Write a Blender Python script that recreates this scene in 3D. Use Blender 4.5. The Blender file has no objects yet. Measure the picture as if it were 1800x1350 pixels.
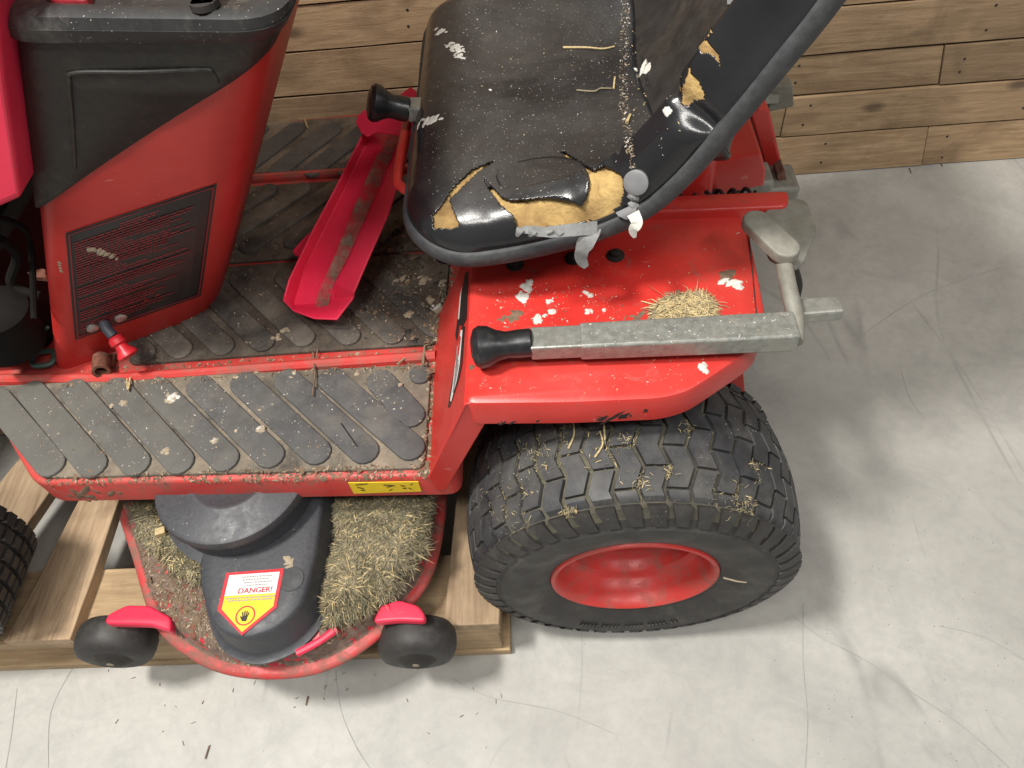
import bpy, bmesh, math, random
from mathutils import Vector, Matrix, noise
from mathutils.bvhtree import BVHTree
from mathutils.geometry import tessellate_polygon
random.seed(7)
sc = bpy.context.scene
COL = sc.collection
# ------------------------------------------------------------------ camera
F = 1300.0
CAM = Vector((0, 0, 1.16))
Yc = Vector((-18 / F, 1775 / F, -1)).normalized()
Xc = Vector((20900 / F, 1164 / F, 1)).normalized()
Xc = (Xc - Yc * Xc.dot(Yc)).normalized()
Zc = Xc.cross(Yc)
R = Matrix((Xc, Yc, Zc))
cd = bpy.data.cameras.new('camera'); cam = bpy.data.objects.new('camera', cd); COL.objects.link(cam)
cd.sensor_width = 36; cd.lens = 36 * F / 1800; cd.clip_start = 0.05; cd.clip_end = 200
cam.matrix_world = Matrix.Translation(CAM) @ R.to_4x4()
cd.dof.use_dof = False
sc.camera = cam
# ------------------------------------------------------------------ light
w = bpy.data.worlds.new("World"); sc.world = w; w.use_nodes = True
bg = w.node_tree.nodes['Background']; bg.inputs[0].default_value = (0.93, 0.97, 1.0, 1); bg.inputs[1].default_value = 0.26
def area(name, loc, target, sx, sy, power, col):
    l = bpy.data.lights.new(name, 'AREA'); l.shape = 'RECTANGLE'; l.size = sx; l.size_y = sy; l.energy = power; l.color = col
    o = bpy.data.objects.new(name, l); COL.objects.link(o); o.location = loc
    o.rotation_euler = (Vector(target) - Vector(loc)).to_track_quat('-Z', 'Y').to_euler()
    return o
area('ceiling_lamp', (-1.25, 0.1, 3.6), (0.1, .8, .3), .50, .28, 136, (1, .96, .9))
area('ceiling_lamp', (-0.5, -0.9, 3.6), (0.1, .6, .2), 1.3, .3, 52, (1, .97, .92))
area('ceiling_lamp', (1.9, -0.9, 3.6), (0.4, .6, .2), 1.3, .3, 38, (1, .97, .93))
sc.view_settings.view_transform = 'Standard'; sc.view_settings.look = 'None'
sc.view_settings.exposure = 0.08; sc.view_settings.gamma = 1
# ------------------------------------------------------------------ pixel <-> world helpers
def ray(px, py): return R @ Vector(((px - 900) / F, (675 - py) / F, -1))
def Z(px, py, z): d = ray(px, py); return CAM + d * ((z - CAM.z) / d.z)
def Yp(px, py, y): d = ray(px, py); return CAM + d * (y / d.y)
def PL(px, py, p, n): d = ray(px, py); return CAM + d * ((p - CAM).dot(n) / d.dot(n))
def pix(p):
    v = R.transposed() @ (Vector(p) - CAM)
    return 900 + F * v.x / -v.z, 675 - F * v.y / -v.z
def inpoly(x, y, P):
    c = False; j = len(P) - 1
    for i in range(len(P)):
        if (P[i][1] > y) != (P[j][1] > y) and x < (P[j][0] - P[i][0]) * (y - P[i][1]) / (P[j][1] - P[i][1]) + P[i][0]: c = not c
        j = i
    return c
# ------------------------------------------------------------------ materials
class NT:
    def __init__(s, name):
        s.m = bpy.data.materials.new(name); s.m.use_nodes = True; s.t = s.m.node_tree; s.b = s.t.nodes['Principled BSDF']
        s.tc = s.t.nodes.new('ShaderNodeTexCoord').outputs['Object']
    def n(s, k): return s.t.nodes.new(k)
    def l(s, a, b): s.t.links.new(a, b)
    def vec(s, scale=(1, 1, 1), rot=(0, 0, 0), loc=(0, 0, 0)):
        m = s.n('ShaderNodeMapping'); s.l(s.tc, m.inputs[0]); m.inputs['Scale'].default_value = scale
        m.inputs['Rotation'].default_value = rot; m.inputs['Location'].default_value = loc; return m.outputs[0]
    def noise(s, scale, detail=4, rough=.6, vec=None, dist=0):
        n = s.n('ShaderNodeTexNoise'); n.inputs['Scale'].default_value = scale; n.inputs['Detail'].default_value = detail
        n.inputs['Roughness'].default_value = rough; n.inputs['Distortion'].default_value = dist
        s.l(vec or s.tc, n.inputs['Vector']); return n.outputs['Fac']
    def ramp(s, f, a, b, ca=(0, 0, 0), cb=(1, 1, 1)):
        r = s.n('ShaderNodeValToRGB'); e = r.color_ramp.elements; e[0].position = a; e[1].position = b
        e[0].color = (*ca, 1); e[1].color = (*cb, 1); s.l(f, r.inputs[0]); return r.outputs[0]
    def mix(s, f, a, b, mode='MIX'):
        m = s.n('ShaderNodeMix'); m.data_type = 'RGBA'; m.blend_type = mode
        for v, i in ((f, 0), (a, 6), (b, 7)):
            if hasattr(v, 'links') or hasattr(v, 'is_linked'): s.l(v, m.inputs[i])
            elif i == 0: m.inputs[0].default_value = v
            else: m.inputs[i].default_value = (*v, 1)
        return m.outputs[2]
    def mul(s, a, b, op='MULTIPLY'):
        m = s.n('ShaderNodeMath'); m.operation = op
        for v, i in ((a, 0), (b, 1)):
            if hasattr(v, 'is_linked'): s.l(v, m.inputs[i])
            else: m.inputs[i].default_value = v
        return m.outputs[0]
    def bump(s, h, strength=.3, dist=.002):
        b = s.n('ShaderNodeBump'); b.inputs['Strength'].default_value = strength; b.inputs['Distance'].default_value = dist
        s.l(h, b.inputs['Height']); s.l(b.outputs[0], s.b.inputs['Normal'])
    def done(s, col, rough, metal=0, spec=None):
        if hasattr(col, 'is_linked'): s.l(col, s.b.inputs['Base Color'])
        else: s.b.inputs['Base Color'].default_value = (*col, 1)
        if hasattr(rough, 'is_linked'): s.l(rough, s.b.inputs['Roughness'])
        else: s.b.inputs['Roughness'].default_value = rough
        s.b.inputs['Metallic'].default_value = metal
        if spec is not None: s.b.inputs['Specular IOR Level'].default_value = spec
        return s.m
def simple(name, col, rough=.6, metal=0, var=.25, scale=60, bump=.15, dust=0.0, dustcol=(.33, .29, .23), spec=None, coat=0, speck=0):
    t = NT(name); n = t.noise(scale, 5)
    c2 = tuple(min(1, c * (1 + var)) for c in col); c1 = tuple(c * (1 - var) for c in col)
    c = t.ramp(n, .3, .7, c1, c2)
    if dust:
        d = t.ramp(t.noise(scale * .22, 8, .72), .62 - dust * .35, .80 - dust * .2); c = t.mix(t.mul(d, min(1, .3 + dust)), c, dustcol)
    if speck:
        sp = t.ramp(t.noise(420, 2, .5), .70, .73); sp = t.mul(sp, t.ramp(t.noise(14, 3), .5, .6)); c = t.mix(t.mul(sp, speck), c, (.6, .56, .48))
    r = t.ramp(t.noise(scale * .5, 4), .3, .7, (rough * .8,) * 3, (min(1, rough * 1.2),) * 3)
    t.bump(n, bump, .001)
    if coat: t.b.inputs['Coat Weight'].default_value = coat; t.b.inputs['Coat Roughness'].default_value = .2
    return t.done(c, r, metal, spec)
def m_paint(name, col, dirt=.3, rough=.32, rust=True):
    t = NT(name)
    fade = t.ramp(t.noise(7, 4), .35, .7, tuple(c * .88 for c in col), tuple(min(1, c * 1.08 + .012) for c in col))
    grime = t.ramp(t.noise(26, 10, .75, dist=.6), .66 - dirt * .32, .80 - dirt * .22)
    c = t.mix(t.mul(grime, .35 + dirt * .6), fade, (.16, .105, .075))
    film = t.ramp(t.noise(4.5, 5, .6), .35, .8)
    c = t.mix(t.mul(film, .05 + .13 * dirt), c, (.42, .33, .27))
    sp = t.ramp(t.noise(330, 2), .71, .74); sp = t.mul(sp, t.ramp(t.noise(11, 4), .42, .62))
    c = t.mix(t.mul(sp, .7), c, (.62, .5, .42))
    chip = t.ramp(t.noise(48, 6, .8), .735, .75)
    if rust: c = t.mix(chip, c, (.07, .045, .03))
    # scuffs
    sc_ = t.ramp(t.noise(30, 3, .6, t.vec((1, 12, 1), (0, 0, .5))), .70, .74)
    c = t.mix(t.mul(sc_, .25), c, (.75, .4, .36))
    r = t.mix(grime, (rough,) * 3, (.85,) * 3)
    r = t.mix(t.mul(film, .4), r, (.6,) * 3)
    t.bump(t.noise(120, 4), .12, .0012)
    return t.done(c, r)
RED = (.56, .022, .016)
M = {}
M['red'] = m_paint('red_paint', RED, .33)
M['red_dirty'] = m_paint('red_paint_dirty', (.52, .035, .028), .62, .42)
def m_caked():
    t = NT('caked_deck_paint'); red = t.ramp(t.noise(9, 4), .3, .7, (.42, .02, .03), (.60, .04, .06)); mud = t.ramp(t.noise(120, 6, .75), .3, .7, (.085, .055, .042), (.24, .17, .13))
    sepz = t.n('ShaderNodeSeparateXYZ'); t.l(t.tc, sepz.inputs[0])
    k = t.noise(38, 7, .72, dist=.5); m = t.ramp(k, .555, .575, (1, 1, 1), (0, 0, 0))
    low = t.ramp(sepz.outputs[2], .176, .180); lo2 = t.ramp(t.noise(20, 5, .7), .50, .56, (1, 1, 1), (0, 0, 0))
    inv = t.mul(t.mul(m, low), 1); side = t.mul(t.mul(lo2, t.mul(1.0, low, 'SUBTRACT')), .8); fac = t.mul(inv, side, 'ADD')
    c = t.mix(fac, red, mud); r = t.mix(fac, (.35,) * 3, (.95,) * 3); t.bump(t.mul(fac, t.noise(150, 4), 'ADD'), .5, .002); return t.done(c, r)
M['red_deck'] = m_caked()
M['red_panel'] = m_paint('red_paint_panel', (.52, .018, .014), .12, .38, False)
M['red_lip'] = m_paint('red_paint_lip', (.58, .03, .035), .85, .4)
M['pink'] = m_paint('pinkish_red_plastic', (.78, .018, .07), .10, .42, False)
M['red_rim'] = m_paint('red_rim_paint', (.56, .022, .018), .55, .36)
M['dash'] = simple('dash_black_plastic', (.022, .020, .017), .55, var=.2, scale=300, bump=.2, dust=.22, dustcol=(.085, .078, .06))
M['dashtop'] = simple('dash_top_plastic', (.024, .024, .024), .5, var=.2, scale=80, bump=.2, dust=.30, dustcol=(.17, .155, .13), speck=.9)
M['rubber'] = simple('tyre_rubber', (.031, .029, .027), .6, var=.3, scale=70, bump=.35, dust=.30, dustcol=(.12, .115, .10), speck=.4)
M['tread'] = simple('tread_rubber', (.030, .031, .034), .58, var=.35, scale=45, bump=.5, dust=.5, dustcol=(.11, .105, .095), speck=1)
M['groove'] = simple('tyre_groove_rubber', (.034, .032, .027), .85, var=.4, scale=50, bump=.5, dust=.7, dustcol=(.12, .11, .075))
M['knob'] = simple('black_grip_plastic', (.014, .014, .015), .34, var=.3, scale=90, bump=.2, dust=.12, dustcol=(.12, .12, .12))
M['cover'] = simple('grey_cover_plastic', (.046, .048, .054), .5, var=.12, scale=200, bump=.25, dust=.14, dustcol=(.15, .145, .13))
M['rib'] = simple('mat_rib_rubber', (.068, .067, .067), .75, var=.3, scale=45, bump=.5, dust=.42, dustcol=(.16, .145, .12), speck=1)
def dusty_left(m, col, amt):
    nt = m.node_tree; b = nt.nodes['Principled BSDF']; l = b.inputs['Base Color'].links[0]; src = l.from_socket
    tc = nt.nodes.new('ShaderNodeTexCoord'); sx = nt.nodes.new('ShaderNodeSeparateXYZ'); nt.links.new(tc.outputs['Object'], sx.inputs[0])
    no = nt.nodes.new('ShaderNodeTexNoise'); no.inputs['Scale'].default_value = 14; no.inputs['Detail'].default_value = 7; nt.links.new(tc.outputs['Object'], no.inputs['Vector'])
    ad = nt.nodes.new('ShaderNodeMath'); ad.operation = 'MULTIPLY_ADD'; nt.links.new(no.outputs['Fac'], ad.inputs[0]); ad.inputs[1].default_value = .5; nt.links.new(sx.outputs[0], ad.inputs[2])
    mr = nt.nodes.new('ShaderNodeMapRange'); nt.links.new(ad.outputs[0], mr.inputs[0]); mr.inputs[1].default_value = -.05; mr.inputs[2].default_value = -.38; mr.inputs[3].default_value = 0; mr.inputs[4].default_value = amt
    mx = nt.nodes.new('ShaderNodeMix'); mx.data_type = 'RGBA'; nt.links.new(mr.outputs[0], mx.inputs[0]); nt.links.new(src, mx.inputs[6]); mx.inputs[7].default_value = (*col, 1); nt.links.new(mx.outputs[2], b.inputs['Base Color'])
dusty_left(M['rib'], (.125, .12, .10), .6)
M['mat'] = simple('mat_rubber_dusty', (.10, .086, .068), .92, var=.5, scale=50, bump=.8, dust=.6, dustcol=(.27, .22, .16), speck=.6)
M['mat2'] = simple('mat_rubber_dark', (.060, .046, .034), .9, var=.4, scale=60, bump=.7, dust=.45, dustcol=(.17, .145, .11), speck=1)
M['rib2'] = simple('mat_rib_dark', (.042, .038, .033), .75, var=.35, scale=50, bump=.6, dust=.62, dustcol=(.15, .13, .105), speck=1)
M['galv'] = simple('galvanised_steel', (.30, .305, .275), .42, .55, var=.22, scale=120, bump=.5, dust=.42, dustcol=(.34, .33, .29), speck=1)
M['galv2'] = simple('dull_zinc_plate', (.24, .235, .20), .6, .2, var=.25, scale=45, bump=.5, dust=.5, dustcol=(.20, .18, .14))
M['iron'] = simple('black_greasy_iron', (.018, .015, .013), .7, .0, var=.5, scale=40, bump=.6, dust=.25, dustcol=(.09, .07, .05))
M['bay_shade'] = simple('shade_dark_engine_metal', (.008, .007, .006), .85, spec=.15)  # engine parts coloured near-black to stand in for the bonnet's shade
M['rust'] = simple('rusty_steel', (.17, .065, .04), .8, .2, var=.5, scale=90, bump=.6, dust=.3)
M['steel'] = simple('bolt_steel', (.5, .5, .47), .35, .8, var=.2, scale=200)
M['white'] = simple('dropping_white', (.58, .56, .51), .8, var=.2, scale=150, bump=.8, dust=.25, dustcol=(.4, .37, .3))
M['straw'] = simple('straw', (.50, .39, .20), .8, var=.3, scale=300, bump=.2)
M['hay'] = simple('dry_grass', (.225, .195, .125), .85, var=.3, scale=30, bump=.2)
M['hay2'] = simple('dry_grass_dark', (.13, .115, .065), .9, var=.3, scale=30, bump=.2)
M['haybed'] = simple('clipping_bed', (.14, .11, .065), .95, var=.5, scale=160, bump=1)
M['crumb'] = simple('brown_debris', (.165, .11, .07), .9, var=.4, scale=100, bump=.6)
M['crumb2'] = simple('pale_debris', (.33, .27, .19), .9, var=.3, scale=100, bump=.6)
M['greytape'] = simple('grey_torn_cloth', (.22, .22, .215), .8, var=.2, scale=150, bump=.6)
M['disc'] = simple('grey_button', (.19, .19, .195), .5, var=.1, scale=80)
M['yellow'] = simple('yellow_sticker', (.78, .55, .02), .4, var=.06, scale=40, bump=.05, dust=.15)
M['wht'] = simple('white_sticker', (.75, .73, .70), .4, var=.06, scale=40, bump=.05)
M['blk'] = simple('black_print', (.018, .016, .016), .35, var=.2, scale=90, bump=.05)
M['dred'] = simple('dark_red_print', (.24, .018, .025), .4, var=.15, scale=90, bump=.05)
M['rprint'] = simple('red_print', (.55, .02, .03), .4, var=.1, scale=90, bump=.05)
M['gprint'] = simple('grey_print', (.30, .29, .28), .5, var=.1, scale=90, bump=.05)
M['brass'] = simple('blue_grey_hose', (.05, .055, .07), .5)
M['green'] = simple('green_wire', (.06, .10, .08), .5)
def m_foam():
    t = NT('yellow_foam'); c = t.ramp(t.noise(28, 5, .6), .30, .62, (.22, .125, .045), (.50, .34, .13))
    t.bump(t.noise(160, 5), .8, .002); return t.done(c, .9)
M['foam'] = m_foam()
def m_seat():
    t = NT('black_seat_vinyl')
    base = t.ramp(t.noise(9, 5), .3, .7, (.012, .012, .013), (.022, .022, .024))
    geo = t.n('ShaderNodeNewGeometry'); sx = t.n('ShaderNodeSeparateXYZ'); t.l(geo.outputs['Normal'], sx.inputs[0])
    up = t.ramp(sx.outputs[2], .80, .97)       # dust settles on flat, upward faces
    dust = t.ramp(t.noise(6.5, 9, .7, dist=.7), .40, .72)
    d = t.mul(up, t.mul(dust, .34))
    c = t.mix(d, base, (.125, .118, .108))
    str_ = t.ramp(t.noise(22, 5, .7), .60, .80); c = t.mix(t.mul(t.mul(str_, up), .12), c, (.25, .23, .20))
    sp = t.mul(t.ramp(t.noise(380, 2), .69, .72), up); c = t.mix(t.mul(sp, .8), c, (.5, .48, .44))
    r = t.mix(d, (.20,) * 3, (.8,) * 3); r = t.mix(t.mul(up, .25), r, (.45,) * 3)
    t.bump(t.noise(240, 3), .12, .001)
    return t.done(c, r)
M['seat'] = m_seat()
M['piping'] = simple('grey_rubber_edging', (.045, .047, .050), .7, var=.25, scale=120, bump=.5, dust=.3, dustcol=(.13, .13, .12))
def m_wood(name, a, b, axis='x', rnd=.25, dark=(.05, .03, .018), stain=.5):
    t = NT(name); sc3 = {'x': (1.2, 16, 16), 'y': (16, 1.2, 16)}[axis]
    oi = t.n('ShaderNodeObjectInfo'); add = t.n('ShaderNodeVectorMath'); add.operation = 'MULTIPLY_ADD'
    com = t.n('ShaderNodeCombineXYZ')
    for i in range(3): t.l(oi.outputs['Random'], com.inputs[i])
    t.l(com.outputs[0], add.inputs[0]); add.inputs[1].default_value = (17, 11, 23); t.l(t.tc, add.inputs[2])
    mp = t.n('ShaderNodeMapping'); mp.inputs['Scale'].default_value = sc3; t.l(add.outputs[0], mp.inputs[0])
    g = t.noise(5, 8, .68, mp.outputs[0], 1.2)
    c = t.ramp(g, .28, .72, a, b)
    fine = t.noise(30, 5, .8, mp.outputs[0]); c = t.mix(t.mul(t.ramp(fine, .45, .7), .28), c, tuple(x * .55 for x in a))
    blot = t.ramp(t.noise(7, 5, .6, add.outputs[0], .5), .48, .72); c = t.mix(t.mul(blot, stain), c, tuple(x * .5 for x in a))
    vo = t.n('ShaderNodeTexVoronoi'); vo.inputs['Scale'].default_value = 1
    mk = t.n('ShaderNodeMapping'); mk.inputs['Scale'].default_value = {'x': (4.5, 9, 9), 'y': (9, 4.5, 9)}[axis]; t.l(add.outputs[0], mk.inputs[0]); t.l(mk.outputs[0], vo.inputs['Vector'])
    kn = t.ramp(vo.outputs['Distance'], .06, .15, (1, 1, 1), (0, 0, 0)); c = t.mix(t.mul(kn, .7), c, dark)
    v = t.n('ShaderNodeHueSaturation'); t.l(c, v.inputs['Color'])
    mr = t.n('ShaderNodeMapRange'); t.l(oi.outputs['Random'], mr.inputs[0]); mr.inputs[3].default_value = 1 - rnd; mr.inputs[4].default_value = 1 + rnd
    t.l(mr.outputs[0], v.inputs['Value']); c = v.outputs[0]
    h = t.mul(fine, g, 'ADD'); t.bump(h, .45, .0015)
    return t.done(c, .78)
M['wood'] = m_wood('wall_plank_wood', (.23, .145, .075), (.47, .325, .19), rnd=.36, stain=.6)
M['pal_y'] = m_wood('pallet_slat_wood', (.27, .175, .10), (.50, .37, .235), 'y', .18)
M['pal_x'] = m_wood('pallet_board_wood', (.30, .20, .11), (.52, .37, .21), 'x', .18)
M['gapdark'] = simple('wall_backing', (.012, .009, .007), .9)
def m_floor():
    t = NT('concrete_floor')
    c = t.ramp(t.noise(2.2, 7, .62, dist=.4), .30, .72, (.335, .325, .298), (.52, .508, .468))
    c = t.mix(t.mul(t.ramp(t.noise(9, 8, .75, dist=.8), .45, .75), .5), c, (.25, .245, .232))
    c = t.mix(t.mul(t.ramp(t.noise(60, 6, .7), .4, .75), .25), c, (.24, .235, .225))
    for i, (ro, sc_, th) in enumerate(((.6, 1.1, .0035), (2.2, .9, .0030), (1.4, 1.5, .0025))):
        wv = t.n('ShaderNodeTexNoise'); wv.inputs['Scale'].default_value = sc_; wv.inputs['Detail'].default_value = 1.5; wv.inputs['Distortion'].default_value = .6
        t.l(t.vec((1.8, .55, 1), (0, 0, ro), (i * 3.1, i * 1.7, 0)), wv.inputs['Vector'])
        d = t.mul(t.mul(wv.outputs['Fac'], .5, 'SUBTRACT'), 1); ab = t.n('ShaderNodeMath'); ab.operation = 'ABSOLUTE'; t.l(d, ab.inputs[0])
        ln = t.ramp(ab.outputs[0], th * .4, th, (1, 1, 1), (0, 0, 0)); ln = t.mul(ln, t.ramp(t.noise(5, 3), .48, .62))
        c = t.mix(t.mul(ln, .38), c, (.13, .125, .12))
    sp = t.ramp(t.noise(95, 2), .735, .76); sp = t.mul(sp, t.ramp(t.noise(2.3, 3, vec=t.vec(loc=(3, 1, 0))), .5, .62)); c = t.mix(t.mul(sp, .75), c, (.10, .12, .13))
    rst = t.ramp(t.noise(26, 3), .765, .78); c = t.mix(t.mul(rst, .55), c, (.24, .13, .08))
    r = t.ramp(t.noise(4, 5), .3, .7, (.42,) * 3, (.62,) * 3)
    t.bump(t.noise(70, 6, .7), .10, .001)
    return t.done(c, r)
M['floor'] = m_floor()
# ------------------------------------------------------------------ mesh helpers
def link(name, bm, mat, parent=None, smooth=True, bevel=0, seg=2, angle=35, mods=None):
    me = bpy.data.meshes.new(name)
    bmesh.ops.recalc_face_normals(bm, faces=bm.faces)
    bm.to_mesh(me); bm.free()
    mats = mat if isinstance(mat, (list, tuple)) else [mat]
    for m in mats: me.materials.append(M[m] if isinstance(m, str) else m)
    o = bpy.data.objects.new(name, me); COL.objects.link(o)
    if smooth:
        for p in me.polygons: p.use_smooth = True
        try: me.set_sharp_from_angle(angle=math.radians(angle))
        except Exception: pass
    if parent is not None:
        o.parent = parent
        if parent.type == 'EMPTY': o.location = -parent.location
    if bevel:
        b = o.modifiers.new('bevel', 'BEVEL'); b.width = bevel; b.segments = seg; b.limit_method = 'ANGLE'; b.angle_limit = math.radians(30)
    return o
def thing(name, label, cat, loc=(0, 0, 0), group=None):
    o = bpy.data.objects.new(name, None); COL.objects.link(o); o.location = loc; o.empty_display_size = .05
    o['label'] = label; o['category'] = cat
    if group: o['group'] = group
    return o
def tag(o, label=None, cat=None, group=None, kind=None):
    for k, v in (('label', label), ('category', cat), ('group', group), ('kind', kind)):
        if v: o[k] = v
    return o
def bmn(): return bmesh.new()
def face(bm, pts, mi=0):
    f = bm.faces.new([bm.verts.new(p) for p in pts]); f.material_index = mi; return f
def ringbridge(bm, rings, cap0=False, cap1=True, mi=0):
    vs = [[bm.verts.new(p) for p in r] for r in rings]; n = len(vs[0])
    for a, b in zip(vs, vs[1:]):
        for i in range(n):
            f = bm.faces.new((a[i], a[(i + 1) % n], b[(i + 1) % n], b[i])); f.material_index = mi
    for k, c in ((0, cap0), (-1, cap1)):
        if c:
            tris = tessellate_polygon([[v.co for v in vs[k]]])
            for t in tris:
                try: f = bm.faces.new([vs[k][i] for i in t]); f.material_index = mi
                except ValueError: pass
    return vs
def area2(P): return sum(P[i - 1][0] * P[i][1] - P[i][0] * P[i - 1][1] for i in range(len(P))) / 2
def inset(P, d):
    if area2(P) < 0: P = P[::-1]
    out = []; n = len(P)
    for i in range(n):
        a = Vector(P[i - 1][:2]); b = Vector(P[i][:2]); c = Vector(P[(i + 1) % n][:2])
        e1 = (b - a).normalized(); e2 = (c - b).normalized()
        n1 = Vector((-e1.y, e1.x)); n2 = Vector((-e2.y, e2.x)); m = n1 + n2
        m = m / max(.35, (1 + n1.dot(n2))); out.append((b.x + m.x * d, b.y + m.y * d))
    return out
def smoothpoly(P, it=2, keep=()):
    for _ in range(it):
        Q = []
        for i in range(len(P)):
            a, b = Vector(P[i][:2]), Vector(P[(i + 1) % len(P)][:2]); Q += [a * .75 + b * .25, a * .25 + b * .75]
        P = Q
    return [tuple(p) for p in P]
def roundpoly(P, r, seg=4):
    out = []; n = len(P)
    for i in range(n):
        a = Vector(P[i - 1][:2]); b = Vector(P[i][:2]); c = Vector(P[(i + 1) % n][:2])
        d1 = min(r, (a - b).length * .45); d2 = min(r, (c - b).length * .45)
        p1 = b + (a - b).normalized() * d1; p2 = b + (c - b).normalized() * d2
        for k in range(seg + 1):
            t = k / seg; q = p1 * (1 - t) ** 2 + b * 2 * t * (1 - t) + p2 * t * t; out.append((q.x, q.y))
    return out
def slab(bm, P, ztop, h, r=.003, zf=None, bottom=True, draft=0, mi=0):
    """rounded-edge plate from a plan outline; zf(x,y) adds height"""
    if area2(P) < 0: P = P[::-1]
    zf = zf or (lambda x, y: 0)
    rr = []
    for k in range(4):
        a = math.pi / 2 * k / 3; rr.append((r * (1 - math.sin(a)), ztop - r * (1 - math.cos(a))))
    rings = []
    for ins, z in rr[::-1]: rings.append((ins, z))
    # rings from bottom up
    allr = [(-draft, ztop - h)] + [(i, z) for i, z in rings[::1]]
    allr = [(-draft, ztop - h)] + sorted(rings, key=lambda t: t[1])
    pts = []
    for ins, z in allr: pts.append([(x, y, z + zf(x, y)) for x, y in (inset(P, ins) if abs(ins) > 1e-6 else P)])
    return ringbridge(bm, pts, cap0=bottom, cap1=True, mi=mi)
def pz(L, z): return [tuple(Z(x, y, z)[:2]) for x, y in L]
def box(bm, c, s, rz=0, mi=0, rot=None):
    m = rot.to_4x4() if rot else Matrix.Rotation(rz, 4, 'Z')
    g = bmesh.ops.create_cube(bm, size=1, matrix=Matrix.Translation(c) @ m @ Matrix.Diagonal((*s, 1)))
    for f in {f for v in g['verts'] for f in v.link_faces}: f.material_index = mi
def quadbox(bm, a, b, wid, hei, up=Vector((0, 0, 1)), mi=0, w2=None, h2=None):
    """bar from a to b, section wid x hei, a/b at the centre line"""
    a, b = Vector(a), Vector(b); d = (b - a).normalized(); s = d.cross(up).normalized(); u = s.cross(d)
    rings = []
    for p, ww, hh in ((a, wid, hei), (b, w2 or wid, h2 or hei)):
        rings.append([p + s * (i * ww / 2) + u * (j * hh / 2) for i, j in ((-1, -1), (1, -1), (1, 1), (-1, 1))])
    ringbridge(bm, rings, True, True, mi)
def cat(P, n=8, closed=False):
    P = [Vector(p) for p in P]; out = []; N = len(P)
    for i in range(N if closed else N - 1):
        if closed: p0, p1, p2, p3 = P[i - 1], P[i], P[(i + 1) % N], P[(i + 2) % N]
        else: p0, p1, p2, p3 = P[max(i - 1, 0)], P[i], P[i + 1], P[min(i + 2, N - 1)]
        for k in range(n):
            t = k / n; out.append(.5 * (2 * p1 + (p2 - p0) * t + (2 * p0 - 5 * p1 + 4 * p2 - p3) * t * t + (3 * p1 - p0 - 3 * p2 + p3) * t ** 3))
    if not closed: out.append(P[-1])
    return out
def tube(bm, path, r, n=12, mi=0, cap=True):
    path = [Vector(p) for p in path]; rings = []; up = None
    for i, p in enumerate(path):
        d = (path[min(i + 1, len(path) - 1)] - path[max(i - 1, 0)]).normalized()
        if up is None: up = d.orthogonal().normalized()
        up = (up - d * up.dot(d)).normalized(); s = d.cross(up)
        rad = r[i] if isinstance(r, (list, tuple)) else r
        rings.append([p + (up * math.cos(a) + s * math.sin(a)) * rad for a in (2 * math.pi * k / n for k in range(n))])
    ringbridge(bm, rings, cap, cap, mi)
def lathe(bm, prof, origin, axis, n=32, mi=0):
    """prof: (dist along axis, radius)"""
    axis = Vector(axis).normalized(); u = axis.orthogonal().normalized(); v = axis.cross(u); o = Vector(origin)
    rings = [[o + axis * a + (u * math.cos(t) + v * math.sin(t)) * max(r, 1e-4) for t in (2 * math.pi * k / n for k in range(n))] for a, r in prof]
    ringbridge(bm, rings, True, True, mi)
BV = {}
def bvh(o, key=None):
    dg = bpy.context.evaluated_depsgraph_get(); dg.update()
    b = BVHTree.FromObject(o, dg); BV[key or o.name] = b; return b
def hit(px, py, trees):
    d = ray(px, py).normalized(); best = None
    for t in trees:
        loc, nor, idx, dist = t.ray_cast(CAM, d)
        if loc is not None and (best is None or dist < best[2]): best = (loc, nor if nor.dot(d) < 0 else -nor, dist)
    return best
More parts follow.
